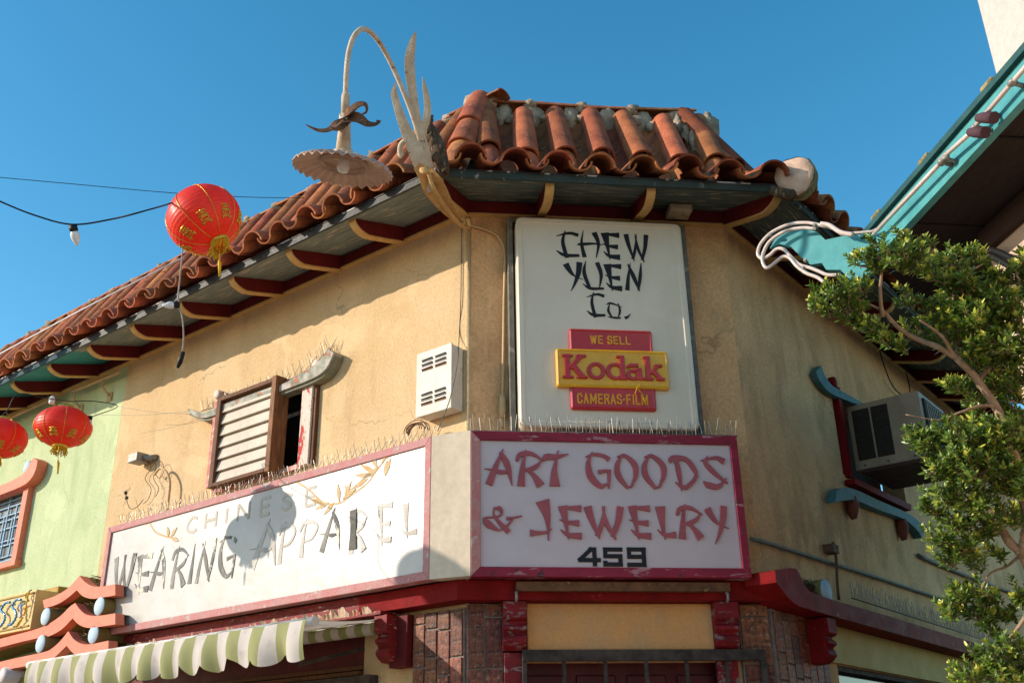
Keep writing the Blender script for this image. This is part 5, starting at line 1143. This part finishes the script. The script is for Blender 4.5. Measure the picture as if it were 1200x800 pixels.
def blade(path, widths, mm, name, parent, sd=None, th=.010, curl=.25):
    P = [Vector(p) for p in cr([tuple(pz(*q)) for q in path], 5)]; Wd = [w_[0] for w_ in cr([(w_,) for w_ in widths], 5)]
    b = MB(); b.strap(P, [max(w_, .002) for w_ in Wd], sd or Vector((1, 0, .1)), th, curl); return part(name, b, mm, WI, parent)
blade([(508, 212, 7.5), (497, 175, 7.5), (489, 140, 7.48), (483, 105, 7.46), (480, 72, 7.44), (484, 48, 7.43), (488, 36, 7.42)], [.06, .075, .06, .068, .075, .045, .002], M_LAMP, 'leaf_blade', gl)
blade([(505, 225, 7.45), (495, 195, 7.42), (483, 168, 7.4), (471, 140, 7.4), (464, 118, 7.4), (462, 108, 7.4), (464, 95, 7.4)], [.05, .11, .10, .07, .055, .045, .002], M_LAMP, 'leaf_blade', gl)
blade([(492, 190, 7.52), (494, 160, 7.52), (500, 140, 7.52), (501, 122, 7.52), (498, 104, 7.52), (495, 90, 7.52)], [.04, .05, .055, .05, .035, .002], M_LAMP, 'leaf_blade', gl)
b = MB(); b.tube([Vector(p) for p in cr([tuple(pz(*q)) for q in ((489, 180, 7.45), (484, 168, 7.43), (476, 165, 7.42), (470, 170, 7.42), (469, 180, 7.42), (472, 183, 7.42))], 5)], [.022]*26, 8); part('curl', b, M_LAMP, WI, gl)
blade([(488, 195, 7.42), (505, 212, 7.45), (520, 235, 7.6), (535, 255, 7.8), (548, 268, 7.95)], [.05, .16, .13, .07, .04], M_GOLDI, 'gilt_bracket', gl, curl=.5)
b = MB(); b.tube([Vector(p) for p in cr([tuple(pz(*q)) for q in ((500, 195, 7.38), (507, 218, 7.40), (516, 234, 7.5), (530, 253, 7.7), (541, 264, 7.85), (550, 266, 7.95), (548, 256, 7.95))], 5)], .014, 7); part('bracket_rod', b, M_GOLDI, WI, gl)
for i in range(5):
    t_ = i/4; b = MB(); c_ = pz(498+44*t_, 200+60*t_, 7.36+.5*t_); b.blob(c_, .035, .02, .03, None, i*2, .5); part('paint_curl', b, M_GOLDI, WI, gl)
# withered iron leaves on the stem
for path, wd in (([(404, 138, 6.95), (392, 142, 6.93), (384, 150, 6.9), (372, 151, 6.9), (358, 146, 6.9)], [.13, .12, .06, .035, .002]),
                 ([(404, 138, 6.93), (412, 134, 6.9), (420, 126, 6.9), (427, 124, 6.9), (429, 130, 6.9), (424, 134, 6.9)], [.13, .12, .09, .05, .03, .01]),
                 ([(406, 142, 6.88), (418, 143, 6.85), (430, 148, 6.85), (441, 147, 6.85), (446, 142, 6.85), (441, 141, 6.85)], [.13, .13, .08, .045, .03, .01]),
                 ([(404, 140, 6.9), (398, 146, 6.85), (392, 150, 6.8), (386, 148, 6.8)], [.08, .07, .04, .003])):
    blade(path, wd, M_RUST, 'withered_leaf', gl, Vector((0, .5, 1)), .006, .5)

# ---------------------------------------------------------------- wires and pipes on the corner
a = [pf(FC, *q, .03) for q in ((552, 264), (566, 268), (580, 274), (588, 284), (592, 300), (591, 350), (590, 420), (589, 470), (589, 500))]
b = MB(); b.tube([Vector(p) for p in cr([tuple(p) for p in a], 5)], .013, 8); cnd = solo('conduit', b, M_COND, 'tan pipe bending down the wall beside the light box sign', 'pipe', FC.M)
b = MB(); p0, p1 = pf(FC, 589, 462, .035), pf(FC, 589, 490, .035); b.tube([p0, (p0.x, p0.y, p0.z-.06), (p0.x, p0.y, p1.z+.05), p1], [.022, .028, .028, .02], 8); part('coupling', b, M_COND, FC.M, cnd)
a = [pf(FL, *q, .012) for q in ((541, 268), (540.5, 310), (540, 350), (538, 395))]+[pf(FL, *q, .16) for q in ((536, 425), (528, 465))]+[pf(FL, *q, .25) for q in ((516, 497), (513, 505))]
b = MB(); b.tube([Vector(p) for p in cr([tuple(p) for p in a], 5)], .0042, 5); solo('thin_cable', b, M_CONDG, 'thin cable running down the corner over the louvred box', 'cable', FL.M)
a = [pf(FC, *q, .018) for q in ((604, 255), (603, 300), (602, 400), (601, 500))]
b = MB(); b.tube([Vector(p) for p in cr([tuple(p) for p in a], 3)], .006, 5); solo('thin_cable', b, M_COND, 'pale wire tight along the left side of the light box sign', 'cable', FC.M)
# tangled wire coil on the sign top
b = MB(); p = pf(FL, 498, 502, .15); random.seed(5)
for k in range(7):
    r = .05+.055*random.random(); b.tube([(p.x-.06+r*cos(t)*1.3+jit(.004), -.15-k*.012, p.z-.02+r*sin(t)) for t in [pi*i/12 for i in range(13)]], .004, 5)
solo('wire_coil', b, M_RUST, 'tangled rusty wire coil lying on the right end of the long sign', 'wire coil', FL.M, kind='thing')
# old lamp arm with curly wires
ola = thing('old_light_fitting', 'small grey floodlight stub with loose curly wires on the sunlit wall', 'light fitting', Matrix.Translation(wp(FL, -4.2, .1, 4.3)))
p = pf(FL, 163, 537, .10); b = MB(); b.box(p.x-.09, p.x+.07, -.17, -.03, p.z-.045, p.z+.045); part('housing', b, M_GREYM, FL.M, ola, bev=.006)
b = MB(); b.tube([(p.x+.06, -.10, p.z), (p.x+.13, -.06, p.z-.01), (p.x+.16, -.003, p.z)], [.022, .03, .035], 8); part('swivel', b, M_GREYM, FL.M, ola)
a = [pf(FL, *q, .08) for q in ((181, 556), (188, 548), (195, 553), (199, 565), (198, 580), (196, 598))]
b = MB(); b.tube([Vector(p_) for p_ in cr([tuple(p_) for p_ in a], 5)], .013, 7); part('bent_pipe', b, M_COND, FL.M, ola)
for i, path in enumerate((((172, 537), (177, 548), (170, 560), (177, 572), (174, 584), (168, 590)), ((176, 536), (183, 545), (180, 560), (186, 572), (182, 582)), ((178, 546), (188, 540), (192, 550), (187, 560), (180, 553)), ((168, 585), (160, 594), (152, 595), (147, 580)))):
    a = [pf(FL, *q, .03+.015*i) for q in path]; b = MB(); b.tube([Vector(p_) for p_ in cr([tuple(p_) for p_ in a], 5)], .0035, 5); part('curly_wire', b, M_CABLE if i % 2 else M_RUST, FL.M, ola)
for k, (x, y) in enumerate(((147, 577), (148, 583))):
    p = pf(FL, x, y, .008); b = MB(); b.blob(p, .02, .01, .016, None, k, .5); part('anchor_plug', b, M_DARK, FL.M, ola)

# ---------------------------------------------------------------- bird spikes
def spikes(F, pts, off, n, label, h=.10, lean=.035, seed=1, w=.10):
    """pts: local (x, z) line the strip follows"""
    random.seed(seed); t = thing('bird_spike_strip', label, 'bird spikes', Matrix.Translation(wp(F, pts[0][0], off, pts[0][1])), 'bird spike strips')
    b = MB(); b.tube([(x, -off, z+.004) for x, z in pts], .006, 4); part('base_strip', b, M_CONDG, F.M, t)
    b = MB(); tot = len(pts)-1
    for i in range(n):
        u_ = (i+.5)/n*tot; k = min(int(u_), tot-1); f_ = u_-k; x = pts[k][0]+(pts[k+1][0]-pts[k][0])*f_; z = pts[k][1]+(pts[k+1][1]-pts[k][1])*f_
        lx = ((-1, 0, 1)[i % 3])*lean+jit(.015); ly = ((0, -1, 1)[i % 3])*w*.4+jit(.02); hh = h*random.uniform(.85, 1.1)
        b.tube([(x, -off, z), (x+lx, -off+ly, z+hh*1.25)], .0026, 4, False)
    part('spikes', b, M_SPIKE, F.M, t, kind='stuff')
spikes(FL, [(-4.3, 3.928), (-.1, 3.928)], .20, 190, 'long row of bird spikes along the top of the peeling sign', .10)
spikes(FC, [(.0, 3.93), (2.0, 3.93)], .27, 80, 'row of bird spikes along the top of the magenta framed sign', .095, .012, 2)
a = [pf(FL, *q, .06) for q in ((236, 482), (262, 474), (300, 461), (330, 451), (362, 433), (377, 421), (388, 409))]
spikes(FL, [(p.x, p.z) for p in a], .06, 84, 'row of bird spikes on the worn window canopy', .095, .04, 3)
spikes(FR, [(1.3, 2.93), (7.5, 2.93)], .16, 230, 'row of bird spikes on the red canopy rail of the side wall', .12, .03, 4)

# ---------------------------------------------------------------- side wall things
acu = thing('air_conditioner', 'beige window air conditioner with dark grilles jutting from the side window', 'air conditioner', Matrix.Translation(wp(FR, 2.7, .3, 4.25)))
b = MB(); b.box(2.38, 3.15, -.68, .02, 4.27, 4.92); part('casing', b, M_AC, FR.M, acu, bev=.012)
b = MB(); b.box(2.36, 3.17, -.70, -.05, 4.235, 4.268); part('base_pan', b, mat('dark_brown_base', (.07, .04, .03), (.05, .03, .025), 6), FR.M, acu)
for o0, o1 in ((.03, .195), (.215, .375)):
    b = MB(); b.box(2.370, 2.379, -o1, -o0, 4.36, 4.86); gr = part('side_grille', b, M_ACG, FR.M, acu)
    for k in range(9):
        z = 4.385+k*.052; b = MB(); b.box(2.364, 2.369, -o1+.01, -o0-.01, z, z+.012); part('grille_slat', b, M_ACG, FR.M, gr)
b = MB(); b.box(2.45, 3.08, -.700, -.683, 4.34, 4.86); gr = part('front_grille', b, M_ACG, FR.M, acu)
for k in range(10):
    x = 2.5+k*.06; b = MB(); b.box(x, x+.012, -.708, -.701, 4.36, 4.84); part('grille_slat', b, M_AC, FR.M, gr)
for o in (.08, .30, .55):
    b = MB(); b.lathe([(0, .008), (.012, .006), (.014, 0)], T(2.379, -o, 4.31) @ Matrix.Rotation(-pi/2, 4, 'Y'), 8); part('screw', b, M_CONDG, FR.M, acu)
b = MB(); a = [pf(FR, *q, .03) for q in ((880, 631), (900, 636), (960, 655), (1030, 677), (1100, 700), (1180, 724))]
b.tube([Vector(p) for p in cr([tuple(p) for p in a], 4)], .016, 7); solo('conduit', b, M_CONDG, 'grey pipe sloping along the side wall above the red rail', 'pipe', FR.M)
b = MB(); a = [pf(FR, *q, .03) for q in ((1076, 650), (1100, 661), (1150, 681), (1220, 706))]
b.tube([Vector(p) for p in cr([tuple(p) for p in a], 4)], .02, 7); solo('conduit', b, M_CONDG, 'short thick grey pipe under the teal window sill', 'pipe', FR.M)
b = MB(); a = [pf(FR, *q, .06) for q in ((975, 640), (977, 636), (980, 655), (981, 680), (983, 702))]
b.tube([Vector(p) for p in cr([tuple(p) for p in a], 4)], .012, 7); p = pf(FR, 975, 642, .06); b.box(p.x-.05, p.x+.07, -.09, -.003, p.z-.04, p.z+.03); solo('rusty_bracket', b, M_RUST, 'rusty iron bracket with hanging rod on the side wall', 'bracket', FR.M)
b = MB(); a = [pf(FR, *q, .05) for q in ((1028, 400), (1035, 425), (1045, 450), (1056, 462), (1066, 464), (1063, 440), (1050, 415))]
b.tube([Vector(p) for p in cr([tuple(p) for p in a], 5)], .007, 6); solo('hanging_cable', b, M_CABLE, 'dark twisted cable looping down above the air conditioner', 'cable', FR.M)
# round purlin end with nest on the rail
p = pf(FR, 962, 693, .2); Q = T(p.x+.06, -.02, p.z) @ Matrix.Rotation(pi/2, 4, 'X')
b = MB(); b.lathe([(.10, .20), (.10, 0)], Q, 18); lg = solo('purlin_stub', b, M_OLIVE, 'round pale blue ended purlin stub behind the red rail', 'purlin', FR.M); b = MB(); b.lathe([(0, .205), (.10, .203), (.10, .195)], Q, 18); part('purlin_end', b, M_LBLUE, FR.M, lg)
random.seed(9); b = MB()
for k in range(160):
    x = p.x-.24+random.random()*.26; z = p.z-.06+random.random()*.12-.0; b.tube([(x, -.1-random.random()*.1, z), (x+jit(.06), -.1-random.random()*.1, z+jit(.05)), (x+jit(.08), -.12, z+jit(.05))], .0025, 3, False)
solo('bird_nest', b, M_STRAW, 'straw bird nest tucked behind the upturned red rail', 'nest', FR.M, kind='stuff')

# ---------------------------------------------------------------- teal canopied building on the right
tbd = thing('teal_canopy_building', 'neighbouring building with bright teal fascia, dark soffit and white tower', 'building', Matrix.Translation((4.5, 2, 0)))
TX = 3.0; TZ1 = 4.865; TZ0 = 4.645
b = MB(); b.box(TX, TX+.05, -9, 5.5, TZ0, TZ1-.03); part('fascia', b, M_TEAL, WI, tbd)
b = MB(); b.box(TX-.03, TX+.25, -9, 5.52, TZ1-.028, TZ1+.01); part('fascia_cap', b, mat('dark_green_cap', (.02, .07, .075), (.03, .09, .09), 8), WI, tbd)
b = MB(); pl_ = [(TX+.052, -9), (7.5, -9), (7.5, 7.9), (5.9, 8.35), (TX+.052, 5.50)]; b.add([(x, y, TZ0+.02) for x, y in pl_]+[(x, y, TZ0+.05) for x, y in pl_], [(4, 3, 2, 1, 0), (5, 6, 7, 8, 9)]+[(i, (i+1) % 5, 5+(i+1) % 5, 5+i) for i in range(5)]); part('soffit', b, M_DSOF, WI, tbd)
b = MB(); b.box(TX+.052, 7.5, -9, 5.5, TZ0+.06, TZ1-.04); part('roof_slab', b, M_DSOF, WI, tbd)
for i in range(16):
    y = 5.0-i*.9; b = MB(); b.box(TX+.06, 7, y, y+.012, TZ0+.012, TZ0+.019); part('soffit_joint', b, M_DARK, WI, tbd)
wx = (C0+ray(1160, 268)*((TZ0+.02-1.6)/ray(1160, 268).z)).x
b = MB(); b.box(wx, 7.5, -9, 5.1, 0, TZ0+.019); part('wall', b, M_PWALL, WI, tbd)
b = MB(); b.box(wx+1.9, 7.5, 5.101, 7.0, 0, TZ0+.018); part('wall', b, M_DSOF, WI, tbd)
b = MB(); b.box(wx-.05, wx-.001, -9, 5.1, TZ0-.12, TZ0+.018); part('wall_beam', b, mat('dark_brown_beam', (.05, .03, .025)), WI, tbd)
tw = MB(); tw.box(3.42, 7, 1.5, 4.46, TZ1+.02, 8.5); part('tower', tw, M_TOWER, WI, tbd)
for x, y in ((1031, 243), (1087, 179), (1161, 88)):
    d = ray(x, y); q = C0+d*((TX+.05-C0.x)/d.x); b = MB(); b.box(TX+.0, TX+.12, q.y-.06, q.y+.05, TZ1+.011, TZ1+.07); part('cap_block', b, M_LOGSIDE, WI, tbd, bev=.008)
def onx(x, y, X): d = ray(x, y); return C0+d*((X-C0.x)/d.x)
# upturned teal horn with neon outline at the canopy corner (vertical board parallel to the long sign wall)
HO = Vector((TX, 5.5, 0)); HF = Face(HO, (S, -S, 0), (S, S, 0))
hn = [(1040, 272), (1008, 275), (990, 276), (967, 281), (958, 272), (940, 267), (920, 270), (908, 280), (902, 291), (914, 286), (927, 289), (938, 301), (950, 310), (963, 308), (968, 316), (985, 316), (1000, 333), (1006, 330), (1020, 318), (1046, 300)]
b = MB(); b.prism([(p.x, p.z) for p in (pf(HF, x, y, 0) for x, y in hn)], 0, .05); part('upturned_horn', b, M_TEAL, HF.M, tbd, label='bright teal upturned horn at the canopy corner')
def neon(path, mm=M_NEON, r=.0125, F=HF, off=.06):
    b = MB(); b.tube([Vector(p) for p in cr([tuple(pf(F, x, y, off)) for x, y in path], 6)], r, 8); part('neon_tube', b, mm, HF.M, tbd)
neon([(988, 275), (975, 267), (962, 264), (945, 261), (925, 263), (905, 272), (892, 285), (888, 297), (893, 303), (902, 299), (910, 292), (918, 292), (926, 300), (937, 310), (950, 314), (960, 318), (970, 322), (985, 322)])
neon([(955, 268), (940, 267), (920, 271), (902, 283), (894, 298), (894, 308), (899, 314), (908, 308), (917, 301), (925, 302), (934, 312), (945, 320), (958, 325), (966, 331)], off=.075)
neon([(962, 262), (972, 264), (985, 272), (1000, 275)], r=.016, off=.09)
for x, y in ((905, 278), (946, 308), (943, 317), (957, 267)):
    p = pf(HF, x, y, .04); b = MB(); b.tube([p, (p.x, -.08, p.z+.01)], .012, 6); part('tube_clip', b, M_GREYM, HF.M, tbd)
def nline(px0, px1, X=TX-.06, r=.013, mm=M_NEON):
    a, c_ = onx(*px0, X), onx(*px1, X); b = MB(); b.tube([a, a.lerp(c_, .5), c_], r, 8); part('neon_tube', b, mm, WI, tbd)
nline((1024, 274), (1103, 190)); nline((1101, 188), (1143, 151)); nline((1141, 150), (1250, 22))
a = onx(1022, 271, TX-.05); b = MB(); b.tube([onx(1028, 268, TX-.05), a, pf(HF, 1000, 273, .05) and HF.M @ pf(HF, 1000, 273, .08)], .009, 6); part('lead_wire', b, M_WHITEC, WI, tbd)
for x, y in ((1103, 190), (1142, 150), (1186, 97), (1108, 186)):
    q = onx(x, y, TX-.06); b = MB(); b.tube([q, q+Vector((.07, 0, -.02))], .013, 6); b.blob(q+Vector((0, 0, .0)), .024, .03, .02, None, x, .2); part('tube_clip', b, M_GREYM, WI, tbd)
for x, y in ((1152, 138), (1142, 155)):
    q = onx(x, y, TX-.10); b = MB(); b.tube([q+Vector((.09, 0, .02)), q+Vector((.03, 0, .03)), q], .012, 6)
    b.tube([q+Vector((-.01, .03, .02)), q, q+Vector((.01, -.07, -.05))], [.02, .028, .032], 10); part('spotlight', b, mat('dark_maroon_fitting', (.08, .04, .05)), WI, tbd)
for k, pth in enumerate((((1140, 296), (1160, 293), (1180, 300), (1200, 312)), ((1135, 300), (1160, 300), (1190, 316), (1210, 330)))):
    b = MB(); b.tube([Vector(p) for p in cr([tuple(onx(x, y, wx-.1)) for x, y in pth], 5)], .02, 7); part('pipe', b, M_CABLE, WI, tbd)

# ---------------------------------------------------------------- tree
tree = thing('ficus_tree', 'leafy ficus tree with pale bark in front of the side wall', 'tree', Matrix.Translation((4.3, 3.6, .13)))
TZC = 5.2
def tz(x, y, dz=0.): return pz(x, y, TZC+dz)
def limb(path, r0, r1, name='limb', par=None):
    P = cr([tuple(tz(*q)) for q in path], 6); n = len(P)
    pts = [Vector(p)+Vector((noise.noise(Vector(p)*6), noise.noise(Vector(p)*6+Vector((9, 0, 0))), noise.noise(Vector(p)*6+Vector((0, 9, 0)))))*.014 for p in P]
    b = MB(); b.tube(pts, [.62*(r0+(r1-r0)*i/(n-1))*(1+.10*noise.noise(Vector(P[i])*14)) for i in range(n)], 9); part(name, b, M_BARK, WI, par or tree)
base = Vector((4.3, 3.6, .13)); top = tz(1216, 690)
b = MB(); b.tube([base, base.lerp(top, .35)+Vector((.1, .05, 0)), base.lerp(top, .7)+Vector((.05, -.03, 0)), top], [.10, .075, .058, .05], 12); part('trunk', b, M_BARK, WI, tree)
limb([(1216, 690, 0), (1198, 650, 0), (1185, 635, 0), (1172, 616, .05)], .042, .036)
limb([(1172, 616, .05), (1160, 598, .1), (1140, 590, .1), (1110, 585, .1)], .028, .01)
limb([(1198, 650, 0), (1204, 610, -.1), (1199, 575, -.1), (1190, 540, -.1), (1176, 500, -.05), (1168, 478, 0), (1146, 448, 0), (1122, 419, 0)], .044, .030)
limb([(1122, 419, 0), (1102, 408, 0), (1078, 398, .05), (1052, 382, .05), (1035, 365, .05)], .030, .016)
limb([(1122, 419, 0), (1108, 400, -.05), (1095, 388, -.05), (1078, 375, -.1)], .018, .008)
limb([(1035, 372, .05), (1031, 345, 0), (1034, 320, 0), (1030, 290, -.05), (1036, 278, 0)], .018, .006)
limb([(1035, 365, .05), (1015, 355, .05), (995, 345, .05), (970, 338, 0)], .012, .005)
limb([(1122, 419, 0), (1118, 380, .1), (1120, 345, .1), (1135, 320, .1), (1150, 310, .1)], .022, .008)
limb([(1146, 448, 0), (1165, 420, .1), (1180, 390, .15), (1190, 350, .2)], .022, .010)
limb([(1168, 478, 0), (1150, 478, -.05), (1125, 482, -.1), (1100, 492, -.1), (1062, 486, -.1)], .015, .005)
limb([(1190, 540, -.1), (1165, 545, -.15), (1135, 552, -.2), (1100, 548, -.15), (1085, 560, -.1)], .018, .006)
limb([(1199, 650, 0), (1180, 662, .1), (1160, 670, .1), (1150, 690, .1)], .014, .006)
limb([(1216, 690, 0), (1190, 740, .05), (1170, 760, .1), (1140, 775, .1)], .02, .008)
clumps = [  # x, y, rx, ry (px), dz, density
 (1040, 292, 34, 22, -.05, 1.1), (1066, 300, 28, 24, 0, 1), (1015, 300, 26, 16, 0, 1), (1056, 275, 14, 10, 0, .8), (1084, 285, 14, 12, 0, .8),
 (978, 340, 32, 16, 0, 1), (962, 352, 18, 14, 0, .8), (990, 362, 36, 18, .05, 1), (1002, 330, 30, 14, .05, .9), (1020, 378, 24, 12, 0, .8), (1062, 345, 24, 14, .1, .5),
 (1034, 392, 18, 11, 0, .9), (1052, 400, 14, 10, 0, .9), (1065, 380, 18, 12, .1, .4),
 (1110, 305, 30, 20, .15, .9), (1140, 300, 26, 18, .2, .9), (1165, 325, 30, 22, .15, 1.1), (1190, 330, 28, 26, .1, 1.1), (1118, 338, 34, 20, .1, .9), (1150, 352, 36, 24, .05, 1.1), (1188, 372, 30, 28, 0, 1.1),
 (1125, 372, 30, 22, 0, 1), (1150, 390, 30, 24, -.05, 1.1), (1180, 408, 30, 24, 0, 1.1), (1105, 395, 24, 14, .05, .8), (1140, 415, 24, 14, .0, .9), (1196, 440, 16, 18, .1, .9), (1160, 425, 20, 12, .1, .8),
 (1125, 448, 22, 12, .1, .8), (1145, 470, 20, 14, .15, .7), (1140, 490, 22, 12, .1, .6), (1190, 480, 18, 16, .1, .9), (1112, 445, 14, 8, 0, .6), (1172, 452, 20, 14, .15, .6),
 (1085, 512, 24, 18, -.1, 1), (1070, 505, 14, 10, -.1, .8), (1115, 510, 32, 24, -.15, 1.2), (1150, 515, 30, 24, -.1, 1.2), (1180, 520, 26, 26, 0, 1.1), (1100, 540, 28, 20, -.15, 1.1), (1135, 545, 34, 26, -.2, 1.2),
 (1175, 560, 30, 26, -.1, 1.1), (1105, 572, 28, 18, -.1, 1.1), (1140, 580, 34, 22, -.1, 1.2), (1090, 590, 16, 12, 0, .8), (1115, 604, 28, 16, 0, 1), (1150, 612, 32, 18, 0, 1), (1100, 625, 22, 16, .05, .9),
 (1130, 635, 28, 16, .05, .9), (1105, 648, 22, 12, .05, .9), (1140, 655, 20, 10, .1, .6), (1165, 642, 14, 12, .1, .6), (1195, 600, 14, 24, .05, .8),
 (1120, 690, 26, 18, .2, 1), (1150, 690, 30, 18, .2, 1), (1175, 710, 20, 20, .25, .9), (1112, 712, 18, 14, .2, .8), (1145, 718, 26, 14, .2, .8), (1192, 690, 14, 22, .1, .7), (1165, 735, 16, 12, .2, .6),
 (1150, 765, 24, 14, 0, .9), (1180, 755, 24, 18, 0, 1), (1135, 785, 26, 14, -.05, 1), (1170, 785, 30, 20, -.05, 1.1), (1200, 775, 20, 26, 0, 1), (1125, 798, 18, 8, 0, .8)]
random.seed(21)
clumps += [(1175, 545, 22, 22, -.22, 1.2), (1196, 560, 14, 30, -.25, 1.2), (1160, 500, 24, 16, -.2, 1.1), (1185, 505, 20, 20, -.2, 1.2), (1130, 528, 24, 16, -.25, 1.1), (1180, 600, 20, 18, -.12, .9), (1095, 360, 26, 20, .1, .9), (1135, 365, 26, 18, -.1, 1.1), (1170, 395, 26, 18, -.12, 1.1), (1197, 400, 12, 24, -.1, 1), (1178, 350, 24, 20, -.08, 1.1), (1130, 325, 22, 14, 0, .9), (1192, 300, 14, 12, .1, .8), (1185, 455, 18, 14, .05, .9), (1155, 445, 20, 12, .05, .8), (1095, 320, 20, 14, .05, .8)]
lv, lf, tint = [], [], []; tw_ = MB()
def leaf(P, d, nrm_, L_, w, tn):
    sd = d.cross(nrm_); 
    if sd.length < 1e-4: return
    sd.normalize(); nn = sd.cross(d).normalized(); k = len(lv)
    dr = -.18*L_*nn
    lv.extend([P, P+d*L_*.38+sd*w*.5+nn*w*.16, P+d*L_*.38+dr*.2, P+d*L_*.38-sd*w*.5+nn*w*.16, P+d*L_*.76+sd*w*.34+dr*.6+nn*w*.1, P+d*L_*.76+dr*.65, P+d*L_*.76-sd*w*.34+dr*.6+nn*w*.1, P+d*L_+dr])
    fs = [(0, 1, 2), (0, 2, 3), (1, 4, 5, 2), (3, 2, 5, 6), (4, 7, 5), (6, 5, 7)]
    for f in fs: lf.append(tuple(i+k for i in f)); tint.append(tn)
def rv(): 
    while True:
        v = Vector((jit(1), jit(1), jit(1)))
        if .05 < v.length < 1: return v
sc_ = TZC/FPX
for (cx, cy, rx, ry, dz, den) in clumps:
    c = tz(cx, cy, dz); a_, b2, d_ = rx*sc_*.95, ry*sc_*1.0, (rx+ry)*.5*sc_*1.15
    ntw = int(25*den*(rx*ry/600)**.8)+3
    core = c+rgt*(8*sc_)+dwn*(10*sc_)
    for k in range(ntw):
        v = rv().normalized()*random.uniform(.45, 1.0)
        tip = c+rgt*v.x*a_+dwn*v.y*b2+fwd*v.z*d_
        outd = ((tip-core).normalized()+Vector((-.15, 0, .55))+rv()*.35).normalized()
        st = tip-outd*random.uniform(.04, .09)
        tw_.tube([core.lerp(st, .35)+rv()*.012, st, tip], [.0042, .0028, .0015], 4, False)
        young = random.random() < .35; nl = random.randint(9, 14)
        t1 = outd.orthogonal().normalized(); t2 = outd.cross(t1)
        for j in range(nl):
            f_ = j/nl; P = st.lerp(tip, f_**.8); ang = 2.4*j+jit(.3); spread = 1.15-.75*f_
            d = (outd*cos(spread)+(t1*cos(ang)+t2*sin(ang))*sin(spread)+Vector((0, 0, .12))).normalized()
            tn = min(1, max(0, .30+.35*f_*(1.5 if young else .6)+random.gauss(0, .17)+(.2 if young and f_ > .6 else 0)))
            leaf(P, d, (outd+rv()*.4).normalized(), random.uniform(.030, .060)*(1-.3*f_), random.uniform(.012, .021), tn)
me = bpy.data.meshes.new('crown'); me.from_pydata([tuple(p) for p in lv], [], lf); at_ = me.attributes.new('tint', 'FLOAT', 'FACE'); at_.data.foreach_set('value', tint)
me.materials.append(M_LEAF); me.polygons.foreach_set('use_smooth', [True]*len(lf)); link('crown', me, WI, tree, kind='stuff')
part('twigs', tw_, M_BARK, WI, tree, kind='stuff')
